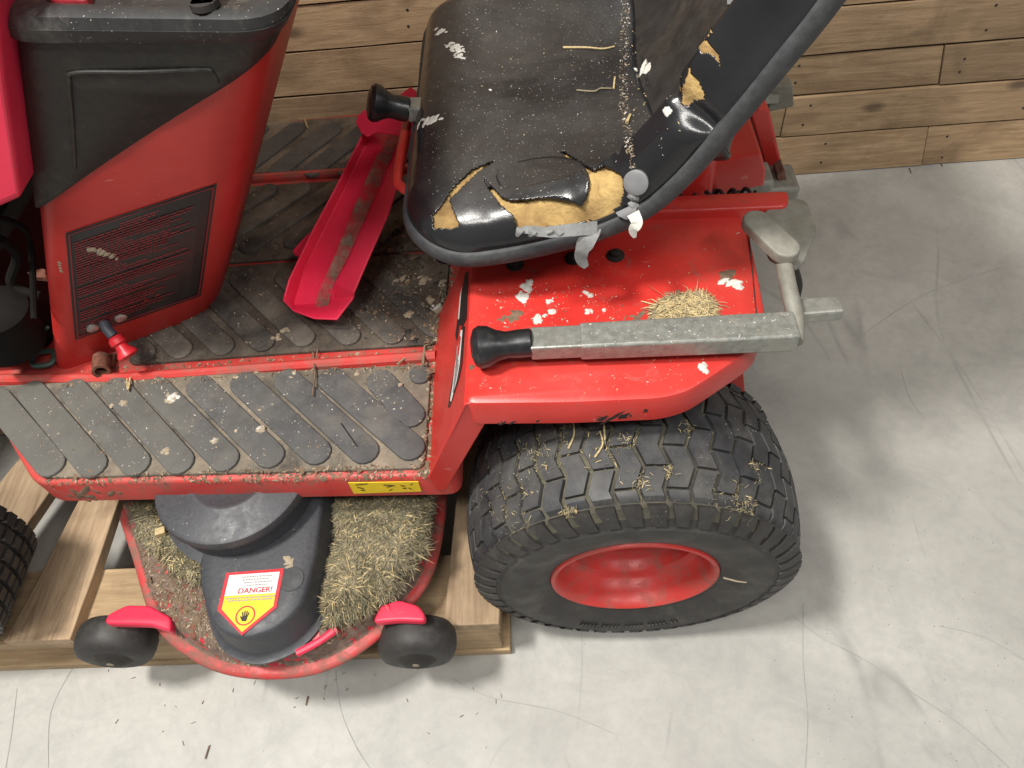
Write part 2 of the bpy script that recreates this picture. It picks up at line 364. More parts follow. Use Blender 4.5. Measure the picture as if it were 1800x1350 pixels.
# ------------------------------------------------------------------ FLOOR AND WALL
bm = bmn(); bmesh.ops.create_grid(bm, x_segments=8, y_segments=8, size=12)
tag(link('floor', bm, 'floor'), kind='structure')
YW = 1.414
wall = thing('plank_wall', 'brown reclaimed wooden plank wall standing on the concrete floor behind the mower', 'wall', (0, YW, 0))
rows = [0.003, .111, .209, .300, .396, .488, .59, .715, .81, .91, 1.01, 1.11, 1.21, 1.31, 1.41, 1.52, 1.62]
cuts = {0: [-1.6, -.9, 'a', 1.9], 2: [-1.3, .05, 'b', 2.2], 1: [-2.0, .52, 2.1], 3: [-1.75, .3, 1.75], 4: [-.75, .9]}
ja = (Yp(1629, 227, YW).x, Yp(1617, 293, YW).x); jb = (Yp(1663, 74, YW).x, Yp(1650, 148, YW).x)
for r in range(len(rows) - 1):
    z0, z1 = rows[r], rows[r + 1] - .0055
    cs = cuts.get(r) or sorted(random.uniform(-2.4, 2.8) for _ in range(3))
    xs = [(-2.8, -2.8)] + [ja if c == 'a' else jb if c == 'b' else (c, c + random.uniform(-.003, .003)) for c in cs] + [(3.2, 3.2)]
    for (a1, a0), (b1, b0) in zip(xs, xs[1:]):
        pr = random.uniform(-.0035, .004); bm = bmn()
        n = max(2, int((b0 - a0) / .08)); top = []; bot = []
        for k in range(n + 1):
            t = k / n
            top.append((a1 + (b1 - a1) * t + (.0025 if k == 0 else 0), z1 + .0018 * noise.noise(Vector((t * 9 + r, a0, 5))))); bot.append((a0 + (b0 - a0) * t + (.0025 if k == 0 else 0), z0 + .0018 * noise.noise(Vector((t * 9 + r, a0, 0)))))
        y = YW + pr
        rings = [[(x, y, z) for x, z in bot + top[::-1]], [(x, y + .02, z) for x, z in bot + top[::-1]]]
        ringbridge(bm, rings, True, True)
        po = link('plank', bm, 'wood', wall, smooth=False, bevel=.0016, seg=2)
        if r < 5 and b0 - a0 > .3:
            xx = a0 + .04
            while xx < b0 - .02:
                if -1 < xx < 1.6:
                    for zz in (z0 + .024, z1 - .024):
                        bm = bmn(); lathe(bm, [(-.0008, .0028), (.0004, .0028)], (xx + random.uniform(-.01, .01), y - .0002, zz + random.uniform(-.008, .008)), (0, -1, 0), 8); link('nail', bm, 'iron', po, smooth=False)
                xx += random.uniform(.42, .6)
bm = bmn(); box(bm, (.2, YW + .035, .81), (6, .02, 1.62)); link('wall_backing', bm, 'gapdark', wall)
# ------------------------------------------------------------------ PALLET
pal = thing('wooden_pallet', 'worn wooden pallet of pale slats lying under the front of the mower', 'pallet', (-.6, .6, 0))
PT = .136; PY0 = .336
def slat(a0, a1, b0, b1, zt, th, mat, name='slat', bev=.002):
    """a0,a1: near-end x limits ; b0,b1: far-end (at y) x limits"""
    bm = bmn(); y0 = PY0 + random.uniform(0, .004); y1 = 1.32; N = 10; L = []; Rr = []
    for k in range(N + 1):
        t = k / N; y = y0 + (y1 - y0) * t; q = .003 * noise.noise(Vector((y * 8, a0 * 9, 0)))
        L.append((a0 + (b0 - a0) * t + q, y)); Rr.append((a1 + (b1 - a1) * t + q * .6, y))
    slab(bm, L + Rr[::-1], zt, th, bev); return link(name, bm, mat, pal, smooth=False)
for a0, a1 in ((132, 207),):
    pass
def xat(px, py, z): return Z(px, py, z).x
# near-end and 0.2 m further limits taken from the photo, then run on to the far end
def slatpx(l0, r0, l1, r1, y0=1095, y1=884):
    A, B, Cc, D = Z(l0, y0, PT), Z(r0, y0, PT), Z(l1, y1, PT), Z(r1, y1, PT)
    k = (1.32 - A.y) / (Cc.y - A.y)
    slat(A.x, B.x, A.x + (Cc.x - A.x) * k, B.x + (D.x - B.x) * k, PT, .02, 'pal_y')
slatpx(20, 133, 133, 207)
slatpx(-215, -85, -40, 66)
slatpx(-480, -330, -290, -165)
slatpx(250, 372, 300, 395)
slatpx(470, 590, 490, 585)
slatpx(779, 877, 801, 890, 1113, 891)
slatpx(-760, -610, -560, -420)
xr = Z(877, 1113, PT).x
bm = bmn(); slab(bm, [(-1.75, PY0 + .004), (xr - .002, PY0 + .004), (xr - .002, PY0 + .118), (-1.75, PY0 + .118)], PT - .021, .02, .002); link('stringer_board', bm, 'pal_x', pal, smooth=False)
bm = bmn(); slab(bm, [(-1.75, .78), (xr - .002, .78), (xr - .002, .88), (-1.75, .88)], PT - .021, .02, .002); link('stringer_board', bm, 'pal_x', pal, smooth=False)
bm = bmn(); slab(bm, [(-1.75, 1.2), (xr - .002, 1.2), (xr - .002, 1.3), (-1.75, 1.3)], PT - .021, .02, .002); link('stringer_board', bm, 'pal_x', pal, smooth=False)
bm = bmn(); slab(bm, [(-1.75, PY0 + .001), (xr + .006, PY0 + .001), (xr + .006, PY0 + .1), (-1.75, PY0 + .1)], .021, .02, .002); link('base_board', bm, 'pal_x', pal, smooth=False)
for x in (xr - .075, -.62, -1.15):
    for y in (PY0 + .052, .83, 1.25):
        bm = bmn(); box(bm, (x, y, .058), (.14, .096, .072)); link('block', bm, 'pal_x', pal, smooth=False, bevel=.002)
# ------------------------------------------------------------------ MOWER
mow = thing('ride_on_mower', 'red ride-on lawn mower with torn black seat, its front end on the pallet', 'lawn mower', (-.3, .85, 0))
CY = .85
def mir(p): return (p[0], 2 * CY - p[1], p[2]) if len(p) == 3 else (p[0], 2 * CY - p[1])
ZF = .36
# footplate
n0 = Z(60, 851, ZF); n1 = Z(775, 838, ZF)
nl = Z(0, 745, ZF); nl2 = Z(-14, 722, ZF)
yn = (n0.y + n1.y) / 2
fp = [(n1.x + .02, n1.y), (n0.x, n0.y), tuple(Z(-4, 742, ZF)[:2]), tuple(Z(-40, 684, ZF)[:2]), (-1.25, .62)]
fp = fp + [mir(p) for p in fp[::-1]]
bm = bmn(); slab(bm, roundpoly(fp, .02), ZF, .048, .005, bottom=False)
plate = link('footplate', bm, 'red_dirty', mow)
# raised red ridges between the mats
for ends in (((205, 662), (765, 622)),):
    a = Z(ends[0][0], ends[0][1], ZF + .008); b = Z(ends[1][0], ends[1][1], ZF + .008)
    for m_ in (lambda p: p, mir):
        bm = bmn(); aa, bb = Vector(m_(tuple(a))), Vector(m_(tuple(b)))
        aa.z = bb.z = ZF + .003; tube(bm, [aa - Vector((.32, -.02 if m_ is not mir else .02, 0)), aa, bb], .0085, 10)
        link('ridge', bm, 'red_dirty', mow)
def capsule(a, b, wdt, n=7):
    a, b = Vector(a[:2]), Vector(b[:2]); d = (b - a).normalized(); s = Vector((-d.y, d.x)); r = wdt / 2; P = []
    a0 = math.atan2(d.y, d.x)
    for k in range(n + 1): t = a0 - math.pi / 2 + math.pi * k / n; P.append((b.x + r * math.cos(t), b.y + r * math.sin(t)))
    for k in range(n + 1): t = a0 + math.pi / 2 + math.pi * k / n; P.append((a.x + r * math.cos(t), a.y + r * math.sin(t)))
    return P
zm = ZF + .006; zr = ZF + .0105
def mat(name, outline, mat_m, rib_m, ribs, width, dots=(), mirror=False):
    O = [mir(p) for p in outline] if mirror else outline
    bm = bmn(); slab(bm, roundpoly(O, .012, 3), zm, .005, .0015); mo = link(name, bm, mat_m, mow)
    for a, b, ww in ribs:
        a, b = Z(*a, zr), Z(*b, zr)
        if mirror: a, b = Vector(mir(tuple(a))), Vector(mir(tuple(b)))
        bm = bmn(); slab(bm, capsule(a, b, ww or width), zr, .005, .0018); link('rib', bm, rib_m, mo)
    return mo
nm = pz([(0, 678), (330, 660), (745, 640), (757, 655), (745, 822), (80, 839), (4, 735)], zm)
P0 = Z(-50, 680, zm); P1 = Z(-130, 690, zm)
nm = [(P0.x, P0.y)] + nm[1:6] + [tuple(Z(4, 728, zm)[:2]), tuple(Z(-26, 686, zm)[:2])]
ribs = [((50 - 75 * k, 686), (160 - 75 * k + (-1) * 0, 817 + 2), None) for k in (2,)]
ribs = [((-8, 700), (88, 815), None), ((53, 687), (162, 816), None), ((127, 684), (238, 813), None), ((201, 681), (315, 810), None), ((273, 681), (394, 805), None),
        ((350, 678), (474, 799), None), ((427, 672), (556, 793), None), ((504, 667), (640, 791), None), ((581, 665), (721, 785), None),
        ((668, 668), (722, 728), None), ((738, 656), (739, 657), .030)]
mat('foot_mat', nm, 'mat', 'rib', ribs, .038)
cm = pz([(225, 640), (500, 620), (765, 604), (777, 590), (790, 470), (800, 330)], zm)
cmf = [cm[0], cm[1], cm[2], cm[3], (cm[3][0] + .005, CY - .004), (cm[0][0] - .05, CY - .004)]
cr = []
for k, e in enumerate([(252, 619), (317, 613), (391, 607), (462, 600), (533, 592), (613, 589), (690, 587), (765, 575)]):
    cr.append(((e[0] - 112, e[1] - 104), e, None))
mat('foot_mat', cmf, 'mat2', 'rib2', cr, .034)
mat('foot_mat', cmf, 'mat2', 'rib2', cr, .034, mirror=True)
# far strip: its own outline, ribs mirrored
fm = pz([(350, 308), (790, 285), (800, 205), (640, 203), (380, 222)], zm)
fr = [((x, 296), (x + 92, 226), None) for x in (360, 425, 490, 550, 612, 672)]
mat('foot_mat', fm, 'mat', 'rib', fr, .040)
# yellow and lip sticker on the footplate's front flange
ylip = Z(670, 845, ZF).y - .0012
def lipquad(name, px, mat, dy, parent):
    bm = bmn(); P = [Yp(x, y, ylip - dy) for x, y in px]; ringbridge(bm, [[p for p in P], [p + Vector((0, .0006, 0)) for p in P]], True, True)
    return link(name, bm, mat, parent, smooth=False)
# flange line is not exactly parallel to x: use a vertical plane through both ends of the lip
A = Z(60, 851, ZF); B = Z(775, 838, ZF); nlip = Vector((-(B.y - A.y), B.x - A.x, 0)).normalized()
if nlip.y > 0: nlip = -nlip
def onlip(px, py, off): return PL(px, py, A + nlip * off, nlip)
bm = bmn(); P = [onlip(x, y, .0012) for x, y in ((612, 849), (735, 847), (741, 864), (622, 868))]
ringbridge(bm, [[p - nlip * .001 for p in P], P], True, True); ys = link('hazard_sticker', bm, 'yellow', plate, smooth=False)
bm = bmn()
for k, (x0, x1, yy) in enumerate(((625, 646, 852), (628, 640, 856), (634, 642, 861), (674, 694, 852), (680, 690, 856), (684, 690, 862), (704, 712, 853), (708, 715, 858), (721, 726, 852), (718, 724, 857))):
    sl = random.uniform(-3, 3); P = [onlip(x0, yy, .0016), onlip(x1, yy + sl, .0016), onlip(x1, yy + sl + 1.5, .0016), onlip(x0, yy + 1.5, .0016)]; face(bm, P)
tag(link('print', bm, 'blk', ys, smooth=False), kind='stuff')
# ---- fender
ZT = .52
fo = pz([(829, 440), (815, 709), (1000, 707), (1165, 700), (1212, 687), (1250, 663), (1318, 617), (1340, 595), (1347, 548), (1334, 480), (1318, 405), (1300, 378)], ZT)
fen = roundpoly(fo + [(fo[-1][0] - .01, .735), (fo[0][0], .735)], .012, 3)
def crown(x, y): return .004 * math.sin(max(0, min(1, (y - .44) / .25)) * math.pi) * max(0, min(1, (x + .1) / .08))
bm = bmn()
P = fen if area2(fen) > 0 else fen[::-1]
r_ = .007; rings = []
for ins, z in ((.003, ZT - .042), (0, ZT - .040), (0, ZT - r_), (.002, ZT - .0025), (r_, ZT)):
    rings.append([(x, y, z) for x, y in (inset(P, ins) if ins else P)])
ringbridge(bm, rings, False, True)
for m_ in ('', 'far'):
    b2 = bm.copy()
    if m_: bmesh.ops.transform(b2, matrix=Matrix.Translation((0, 2 * CY, 0)) @ Matrix.Diagonal((1, -1, 1, 1)), verts=b2.verts)
    o = link('fender', b2, 'red', mow)
    if not m_: fender = o
# inner hump of fender under the seat
bm = bmn(); hp = pz([(1060, 398), (1285, 378), (1296, 392), (1080, 420)], ZT + .02)
slab(bm, roundpoly([(fo[0][0] + .03, .722), (.292, .705), (.30, .735), (fo[0][0] + .03, .75)], .01), ZT + .014, .03, .004); link('fender_rim', bm, 'red', mow)
# ---- front panel running down from fender to footplate
yN = fo[1][1]; xT = fo[1][0]; bN = Z(754, 838, ZF)
tp = Vector((xT, yN, ZT - .002)); bp = Vector((bN.x, bN.y, ZF + .0))
bt = Z(797, 471, .43)
for m_ in ('', 'far'):
    bm = bmn(); dN = Vector((0, .0, 0)); N = 6; rings = []
    tq = Z(829.6, 471, ZT - .002) - tp; top = [tp, tp + tq * (.26 / tq.y)]; bot = [bp + Vector((0, 0, 0)), bp + Vector((-.004, .26, 0))]
    nrm = (top[1] - top[0]).cross(bot[0] - top[0]).normalized()
    if nrm.x > 0: nrm = -nrm
    q = [top[0], top[1], bot[1], bot[0]]
    ringbridge(bm, [q, [p - nrm * .004 for p in q]], True, True)
    # flange turned back along the leg
    fl = [Vector((xT, yN + .0005, ZT - .004)), Vector((bp.x, bp.y + .0005, ZF - .045)), ]
    tipz = ZF - .045
    fq = [Vector((xT + .001, yN + .001, ZT - .003)), Vector((bp.x, yN + .001, ZF)), Vector((bp.x - .0, yN + .001, tipz)), Vector((bp.x + .032, yN + .001, tipz)), Vector((xT + .036, yN + .001, ZT - .042))]
    P0_, P1_, P2_ = Yp(785, 862, yN), Yp(853, 747, yN), Yp(752, 842, yN)
    fq = [Vector((xT, yN, ZT - .003)), Vector((P2_.x, yN, P2_.z)), Vector((P0_.x - .012, yN, P0_.z - .006)), Vector((P0_.x, yN, P0_.z)), Vector((P1_.x, yN, P1_.z)), Vector((P1_.x + .03, yN, ZT - .03)), Vector((xT + .04, yN, ZT - .004))]
    ringbridge(bm, [[p + Vector((0, .0015, 0)) for p in fq], [p + Vector((0, .005, 0)) for p in fq]], True, True)
    if m_: bmesh.ops.transform(bm, matrix=Matrix.Translation((0, 2 * CY, 0)) @ Matrix.Diagonal((1, -1, 1, 1)), verts=bm.verts)
    o = link('front_panel', bm, 'red', mow, smooth=False, bevel=.0015)
    if not m_: fpanel = o; fn = nrm; fpp = top[0]
def onfp(px, py, off=.0008): return PL(px, py, fpp + fn * off, fn)
def decal(L, mat, off, parent, name='decal_stripe', plane=onfp):
    bm = bmn(); face(bm, [plane(x - 6, y, off) for x, y in L]); return link(name, bm, mat, parent, smooth=False)
decal([(822, 478), (829, 478), (826, 560), (820, 572), (813, 572), (809, 600), (806, 590)], 'blk', .0006, fpanel)
decal([(818, 571), (823, 574), (818, 640), (813, 665), (796, 716), (793, 716), (797, 690)], 'blk', .0007, fpanel)
decal([(816, 580), (819, 580), (814, 640), (809, 668), (799, 706), (797, 704), (801, 680), (806, 640)], 'wht', .0011, fpanel)
decal([(814, 590), (816, 592), (812, 625), (809, 628)], 'rprint', .0014, fpanel)
for k in range(5): decal([(801 + k * 1.6, 690 - k * 14), (802.6 + k * 1.6, 690 - k * 14), (812 - k * .2, 640 - k * 8), (810 - k * .2, 640 - k * 8)], 'gprint', .0016, fpanel)
decal([(817, 482), (819.5, 482), (813, 560), (811, 562)], 'wht', .0009, fpanel)
decal([(806, 520), (807, 520), (797, 555), (795, 557)], 'wht', .0009, fpanel)
decal([(808, 488), (809, 488), (801, 520), (800, 520)], 'wht', .0009, fpanel)
# ---- body under the seat, chassis, transmission
bm = bmn(); box(bm, (.06, CY, .38), (.34, .30, .22)); box(bm, (-.55, CY, .27), (1.1, .30, .12)); box(bm, (.02, CY, .23), (.2, .5, .1))
for y in (.56, .66): tube(bm, [(.1, y, .23), (.1, 1.7 - y, .23)], .018)
link('chassis', bm, 'iron', mow, bevel=.004)
bm = bmn()
slab(bm, roundpoly([(-.085, .76), (.2, .76), (.22, .78), (.22, 1.0), (.2, 1.02), (-.085, 1.02)], .02), .57, .07, .006)
link('seat_base', bm, 'red', mow)
for x, y in ((905, 466), (1082, 450), (1008, 455)):
    c = Z(x, y, ZT); bm = bmn(); lathe(bm, [(0, .011), (.002, .011), (.003, .006), (.007, .006), (.008, .004)], c, (0, 0, 1), 14); link('mounting_bolt', bm, 'iron', mow)
bm = bmn(); quadbox(bm, Z(1316, 408, ZT + .0002), Z(1330, 556, ZT + .0002), .0012, .0012); link('seam', bm, 'iron', mow)
# rear frame pieces seen right of the seat
A1 = Yp(1130, 372, .82); A2 = Yp(1345, 322, .82)
bm = bmn(); y0 = .80
L = [Yp(1060, 385, y0), Yp(1344, 326, y0), Yp(1346, 300, y0), Yp(1338, 268, y0), Yp(1100, 320, y0)]
ringbridge(bm, [L, [p + Vector((0, .12, 0)) for p in L]], True, True); link('rear_crossmember', bm, 'red', mow, smooth=False, bevel=.003)
y0 = .93
L = [Yp(1335, 190, y0), Yp(1353, 195, y0), Yp(1377, 300, y0), Yp(1382, 322, y0), Yp(1350, 310, y0), Yp(1318, 200, y0)]
bm = bmn(); ringbridge(bm, [L, [p + Vector((0, .2, 0)) for p in L]], True, True); link('rear_plate', bm, 'red', mow, smooth=False, bevel=.003)
y0 = .88
L = [Yp(1380, 300, y0), Yp(1388, 345, y0), Yp(1378, 350, y0), Yp(1366, 310, y0)]
bm = bmn(); ringbridge(bm, [L, [p + Vector((0, .03, 0)) for p in L]], True, True); link('latch_hook', bm, 'rust', mow, smooth=False, bevel=.002)
bm = bmn(); c0 = Yp(1235, 352, .76); hel = []
for k in range(90):
    t = k / 89; hel.append(c0 + Vector((-.05 + .12 * t, .011 * math.cos(t * 44), .011 * math.sin(t * 44))))
tube(bm, hel, .0026, 6); link('spring', bm, 'iron', mow)
bm = bmn(); c = Yp(1345, 330, .84); box(bm, c + Vector((-.01, .03, -.035)), (.05, .05, .08)); box(bm, Yp(1290, 360, .84) + Vector((0, .05, -.04)), (.2, .06, .09)); link('hitch_block', bm, 'galv2', mow, bevel=.006)
bm = bmn(); L = [Yp(x, y, .70) for x, y in ((1262, 560), (1300, 560), (1310, 700), (1290, 720))]
ringbridge(bm, [L, [p + Vector((0, .02, 0)) for p in L]], True, True); link('rear_strut', bm, 'red', mow, smooth=False, bevel=.002)
# ---- REAR WHEEL
WC = Vector((.085, .366, .223))     # centre of the outer rim face
RT = .2225; HW = .108
hub = thing  # noqa
WY = WC.y + .092                    # tyre centre plane
def prof_r(wv):                      # radius of tyre carcass at axial offset w
    a = abs(wv) / HW
    return RT - .0075 - .020 * a ** 2 - .075 * max(0, a - .74) ** 1.6 * 4.2
def wpt(th, wv, r): return Vector((WC.x + r * math.cos(th), WY + wv, WC.z + r * math.sin(th)))
pr = [(-.083, .104), (-.094, .110), (-.1035, .135), (-.108, .155), (-.1075, .172), (-.1045, .176), (-.104, .180), (-.101, .190), (-.094, .202)]
for k in range(-8, 9): pr.append((k * .0105, prof_r(k * .0105)))
pr += [(-a, b) for a, b in pr[:9][::-1]]
def wheel_meshes(parent):
    bm = bmn(); n = 126; rings = []
    for i in range(n):
        th = 2 * math.pi * i / n; rings.append([wpt(th, a, b) for a, b in pr])
    vs = [[bm.verts.new(p) for p in r] for r in rings]
    for i in range(n):
        a, b = vs[i], vs[(i + 1) % n]
        for j in range(len(pr) - 1):
            f = bm.faces.new((a[j], a[j + 1], b[j + 1], b[j])); f.material_index = 1 if 6 < j < len(pr) - 8 else 0
    # tread: staggered blocks with chevron flanks
    NCOL = 46; dth = 2 * math.pi / NCOL; per = .050
    def zig(wv): return .0050 * (1 - 4 * abs((wv / per) % 1 - .5)) 
    for c in range(NCOL):
        ph = 0 if c % 2 else .5
        k0 = -4
        for k in range(-3, 3):
            w0 = (k + ph) * per + .0018; w1 = (k + 1 + ph) * per - .0018
            if w1 < -.095 or w0 > .095: continue
            w0 = max(w0, -.0985); w1 = min(w1, .0985)
            if w1 - w0 < .006: continue
            J = 6; rows_ = []
            hw = dth * RT / 2 - .0024
            for j in range(J + 1):
                wv = w0 + (w1 - w0) * j / J; z_ = zig(wv)
                rr = prof_r(wv)
                hgt = .0056 * (1 if abs(wv) < .082 else max(.35, 1 - (abs(wv) - .082) / .018))
                thc = c * dth
                wear = .0007 * noise.noise(Vector((c * 1.7, k * 2.3, j)))
                row = []
                for sgn in (-1, 1):
                    th0 = thc + (sgn * hw + z_) / RT; th1 = thc + (sgn * (hw - .0009) + z_) / RT
                    row.append((th0, th1))
                rows_.append((wv, rr, hgt + wear, row))
            top = []; bot = []
            for side in (0, 1):
                seq = rows_ if side == 0 else rows_[::-1]
                for wv, rr, hgt, row in seq:
                    bot.append(wpt(row[side][0], wv, rr - .002)); top.append(wpt(row[side][1], wv, rr + hgt))
            n_ = len(top); vb = [bm.verts.new(p) for p in bot]; vt = [bm.verts.new(p) for p in top]
            for i in range(n_):
                f = bm.faces.new((vb[i], vb[(i + 1) % n_], vt[(i + 1) % n_], vt[i])); f.material_index = 2
            for j in range(J):
                f = bm.faces.new((vt[j], vt[j + 1], vt[n_ - 2 - j], vt[n_ - 1 - j])); f.material_index = 2
        # shoulder lugs running down the sidewall
        for sg in (-1, 1):
            S = [(.0940, .2075), (.1005, .1975), (.1045, .188), (.1062, .180)]
            lw = (dth * RT / 2 - .004) 
            vb = []; vt = []
            for side in (-1, 1):
                for q, (wv, rr) in (enumerate(S) if side == -1 else list(enumerate(S))[::-1]):
                    th = c * dth + (side * lw * (1 - .1 * q) - .004 * q * .6) / RT + dth * .0
                    vb.append(bm.verts.new(wpt(th, sg * (wv - .004), rr - .003))); vt.append(bm.verts.new(wpt(th, sg * (wv + .0013 - .0004 * q), rr + .0014 - .0003 * q)))
            n_ = len(vb)
            for i in range(n_): f = bm.faces.new((vb[i], vb[(i + 1) % n_], vt[(i + 1) % n_], vt[i])); f.material_index = 0
            for j in range(3): f = bm.faces.new((vt[j], vt[j + 1], vt[n_ - 2 - j], vt[n_ - 1 - j])); f.material_index = 0
    # raised unreadable moulding on the sidewall
    for k in range(26):
        th = math.radians(-90 + (k - 13) * 2.1); 
        if k % 6 == 5: continue
        r0, r1 = .147, .156
        q = [wpt(th + a, -.1088, r) for a, r in ((-.011, r0), (.011, r0), (.011, r1), (-.011, r1))]
        q = q[:2] + q[2:]
        box(bm, (q[0] + q[2]) / 2, (.0035, .0012, .009), rot=Matrix.Rotation(-(th) + math.pi / 2, 3, 'Y'))
    for f in bm.faces: pass
    ty = link('tyre', bm, ['rubber', 'groove', 'tread'], parent, angle=28)
    # rim
    bm = bmn(); RP = [(.0, .1125), (-.004, .1155), (-.0085, .114), (-.0095, .1105), (-.007, .107), (.004, .1035), (.012, .102), (.030, .100), (.034, .095), (.037, .089), (.052, .086), (.058, .080), (.062, .070), (.064, .04), (.060, .024), (.060, .0)]
    ax = Vector((0, 1, 0)); o = WC + Vector((0, .004, 0)); n = 72
    vs = [[bm.verts.new(o + ax * a + Vector((math.cos(2 * math.pi * k / n), 0, math.sin(2 * math.pi * k / n))) * max(r * .95, .0004)) for k in range(n)] for a, r in RP]
    for a, b in zip(vs, vs[1:]):
        for i in range(n): bm.faces.new((a[i], a[(i + 1) % n], b[(i + 1) % n], b[i]))
    rim = link('rim', bm, 'red_rim', parent, angle=50)
    bm = bmn(); cpos = o + Vector((0, .062, 0)); lathe(bm, [(-.012, .012), (-.012, .02), (.004, .021)], cpos, (0, 1, 0), 20); link('hub_cap', bm, 'rust', parent)
    return ty, rim
bm = bmn(); lathe(bm, [(-.025, .098), (.09, .098), (.10, .06)], (WC.x, WY + .015, WC.z), (0, 1, 0), 40)
wheel = link('rear_wheel', bm, 'iron', mow)
ty, rim = wheel_meshes(wheel)
w2 = wheel.copy(); COL.objects.link(w2); w2.location = wheel.location + Vector((0, 1.7 - 2 * WY, 0)); w2.parent = mow
for ch in (ty, rim): c = ch.copy(); COL.objects.link(c); c.parent = w2
# valve and cut on the tyre wall
bm = bmn(); th = math.radians(4); p = wpt(th, -.106, .118); 
tube(bm, [wpt(math.radians(5), -.102, .112), wpt(math.radians(4), -.107, .128), wpt(math.radians(3), -.1085, .140)], [.0012, .001, .0006], 6); link('valve_scuff', bm, 'crumb2', wheel)
# ---- FRONT WHEEL (only its rear edge is in view)
FC = Vector((Yp(52, 1010, .36).x - .16 - .088, .400, .285))
bm = bmn(); FR = .16
prf = [(-.075, .10), (-.080, .12), (-.076, .137), (-.066, .149)] + [(-.055 + .011 * k, FR - (.004 if k % 2 else 0) - .006 * abs(k - 5) / 5) for k in range(11)] + [(.066, .149), (.076, .137), (.080, .12), (.075, .10)]
lathe(bm, prf, FC, (0, 1, 0), 64)
fw = link('front_wheel', bm, 'rubber', mow)
bm = bmn(); 
for k in range(48):
    th = 2 * math.pi * k / 48
    for j in range(6):
        wv = -.056 + j * .0225; tt = th + (.03 if j % 2 else -.02)
        box(bm, FC + Vector((FR * math.cos(tt) , wv, FR * math.sin(tt))) * 1.0, (.008, .016, .014), rot=Matrix.Rotation(-tt, 3, 'Y'))
link('tread', bm, 'rubber', fw, smooth=False)
bm = bmn(); lathe(bm, [(-.07, .1), (-.06, .095), (-.03, .09), (-.03, .03), (-.05, .02)], FC, (0, 1, 0), 40); link('rim', bm, 'red_rim', fw)
w3 = fw.copy(); COL.objects.link(w3); w3.location = fw.location + Vector((0, 1.7 - 2 * FC.y, 0)); w3.parent = mow
# ---- DASH COLUMN
BL = Z(118, 668, ZF); BR = Z(378, 548, ZF); TL = Z(22, 62, .86)
nf = (BR - BL).cross(TL - BL).normalized()
if nf.y > 0: nf = -nf
def onface(px, py, off=0): return PL(px, py, BL + nf * off, nf)
def ZonFace(px, py):  # point on near face plane
    return onface(px, py)
TLf = onface(12, 60); TRf = onface(476, 60)
TLf = Z(12, 60, .86); TRf = Z(478, 62, .86)
botL = Z(84, 664, ZF); botR = Z(377, 548, ZF)
def ring_at(z, grow=0):
    def at(p, q): t = (z - p.z) / (q.z - p.z); return p + (q - p) * t
    l = at(botL, TLf); r = at(botR, TRf)
    P = [(l.x, l.y), (r.x, r.y), (r.x, 2 * CY - r.y), (l.x, 2 * CY - l.y)]
    P = inset(P, -grow) if grow else P
    if area2(P) < 0: P = P[::-1]
    return [(x, y, z) for x, y in roundpoly(P, .045, 6)]
ztop = .882
bm = bmn(); K = 12
ringbridge(bm, [ring_at(ZF - .002 + (ztop - .03 - ZF) * k / K) for k in range(K + 1)], False, True)
col = link('dash_column', bm, 'red_panel', mow, angle=50)
CB = bvh(col)
def onface(px, py, off=0):
    q = hit(px, py, [CB]); return q[0] + q[1] * off if q else Yp(px, py, .64) + nf * off
bm = bmn(); rr_ = [ring_at(ZF + (ztop - .02 - ZF) * k / 30, .004) for k in range(31)]
ringbridge(bm, rr_, False, True)
pA = onface(75, 356); pB = onface(430, 124)
dv = (pB - pA); pn = dv.cross(Vector((0, 1, 0))).normalized()
if pn.z < 0: pn = -pn
g = bmesh.ops.bisect_plane(bm, geom=bm.verts[:] + bm.edges[:] + bm.faces[:], plane_co=pA, plane_no=pn, clear_inner=True)
dcov = link('dash_cover', bm, 'dash', mow, angle=50)
so = dcov.modifiers.new('s', 'SOLIDIFY'); so.thickness = .004; so.offset = -1
# cap: overhanging band and top
zb = .858
bm = bmn()
rg = [ring_at(zb - .004, .004), ring_at(zb, .010), ring_at(zb + .012, .012), ring_at(ztop - .012, .011), ring_at(ztop - .003, .008), ring_at(ztop, .001), ring_at(ztop - .001, -.010), ring_at(ztop - .006, -.016)]
ringbridge(bm, rg, False, True)
cap = link('dash_top', bm, 'dashtop', mow, angle=40)
# raised frame line on the cover
bm = bmn(); pth = [onface(134, 290, .0045), onface(130, 200, .0045), onface(126, 140, .0045), onface(138, 123, .0045), onface(250, 120, .0045), onface(360, 116, .0045), onface(376, 122, .0045), onface(384, 138, .0045)]
tube(bm, cat(pth, 5), .0020, 8); link('embossed_frame', bm, 'dash', dcov)
bm = bmn()
L = [(90, -20), (150, -10), (160, 8), (70, 10)]
slab(bm, roundpoly([tuple(Z(x, y, ztop)[:2]) for x, y in ((78, -40), (160, -40), (156, 2), (84, 0))], .01), ztop + .001, .008, .002); link('switch_panel', bm, 'dred', cap)
bm = bmn(); p = Z(362, 12, ztop); box(bm, p, (.02, .014, .012)); tube(bm, [p, p + Vector((.0, .03, .03))], .005); lathe(bm, [(0, .012), (.006, .011)], p, (0, 0, 1), 14); link('throttle_bracket', bm, 'iron', cap, bevel=.001)
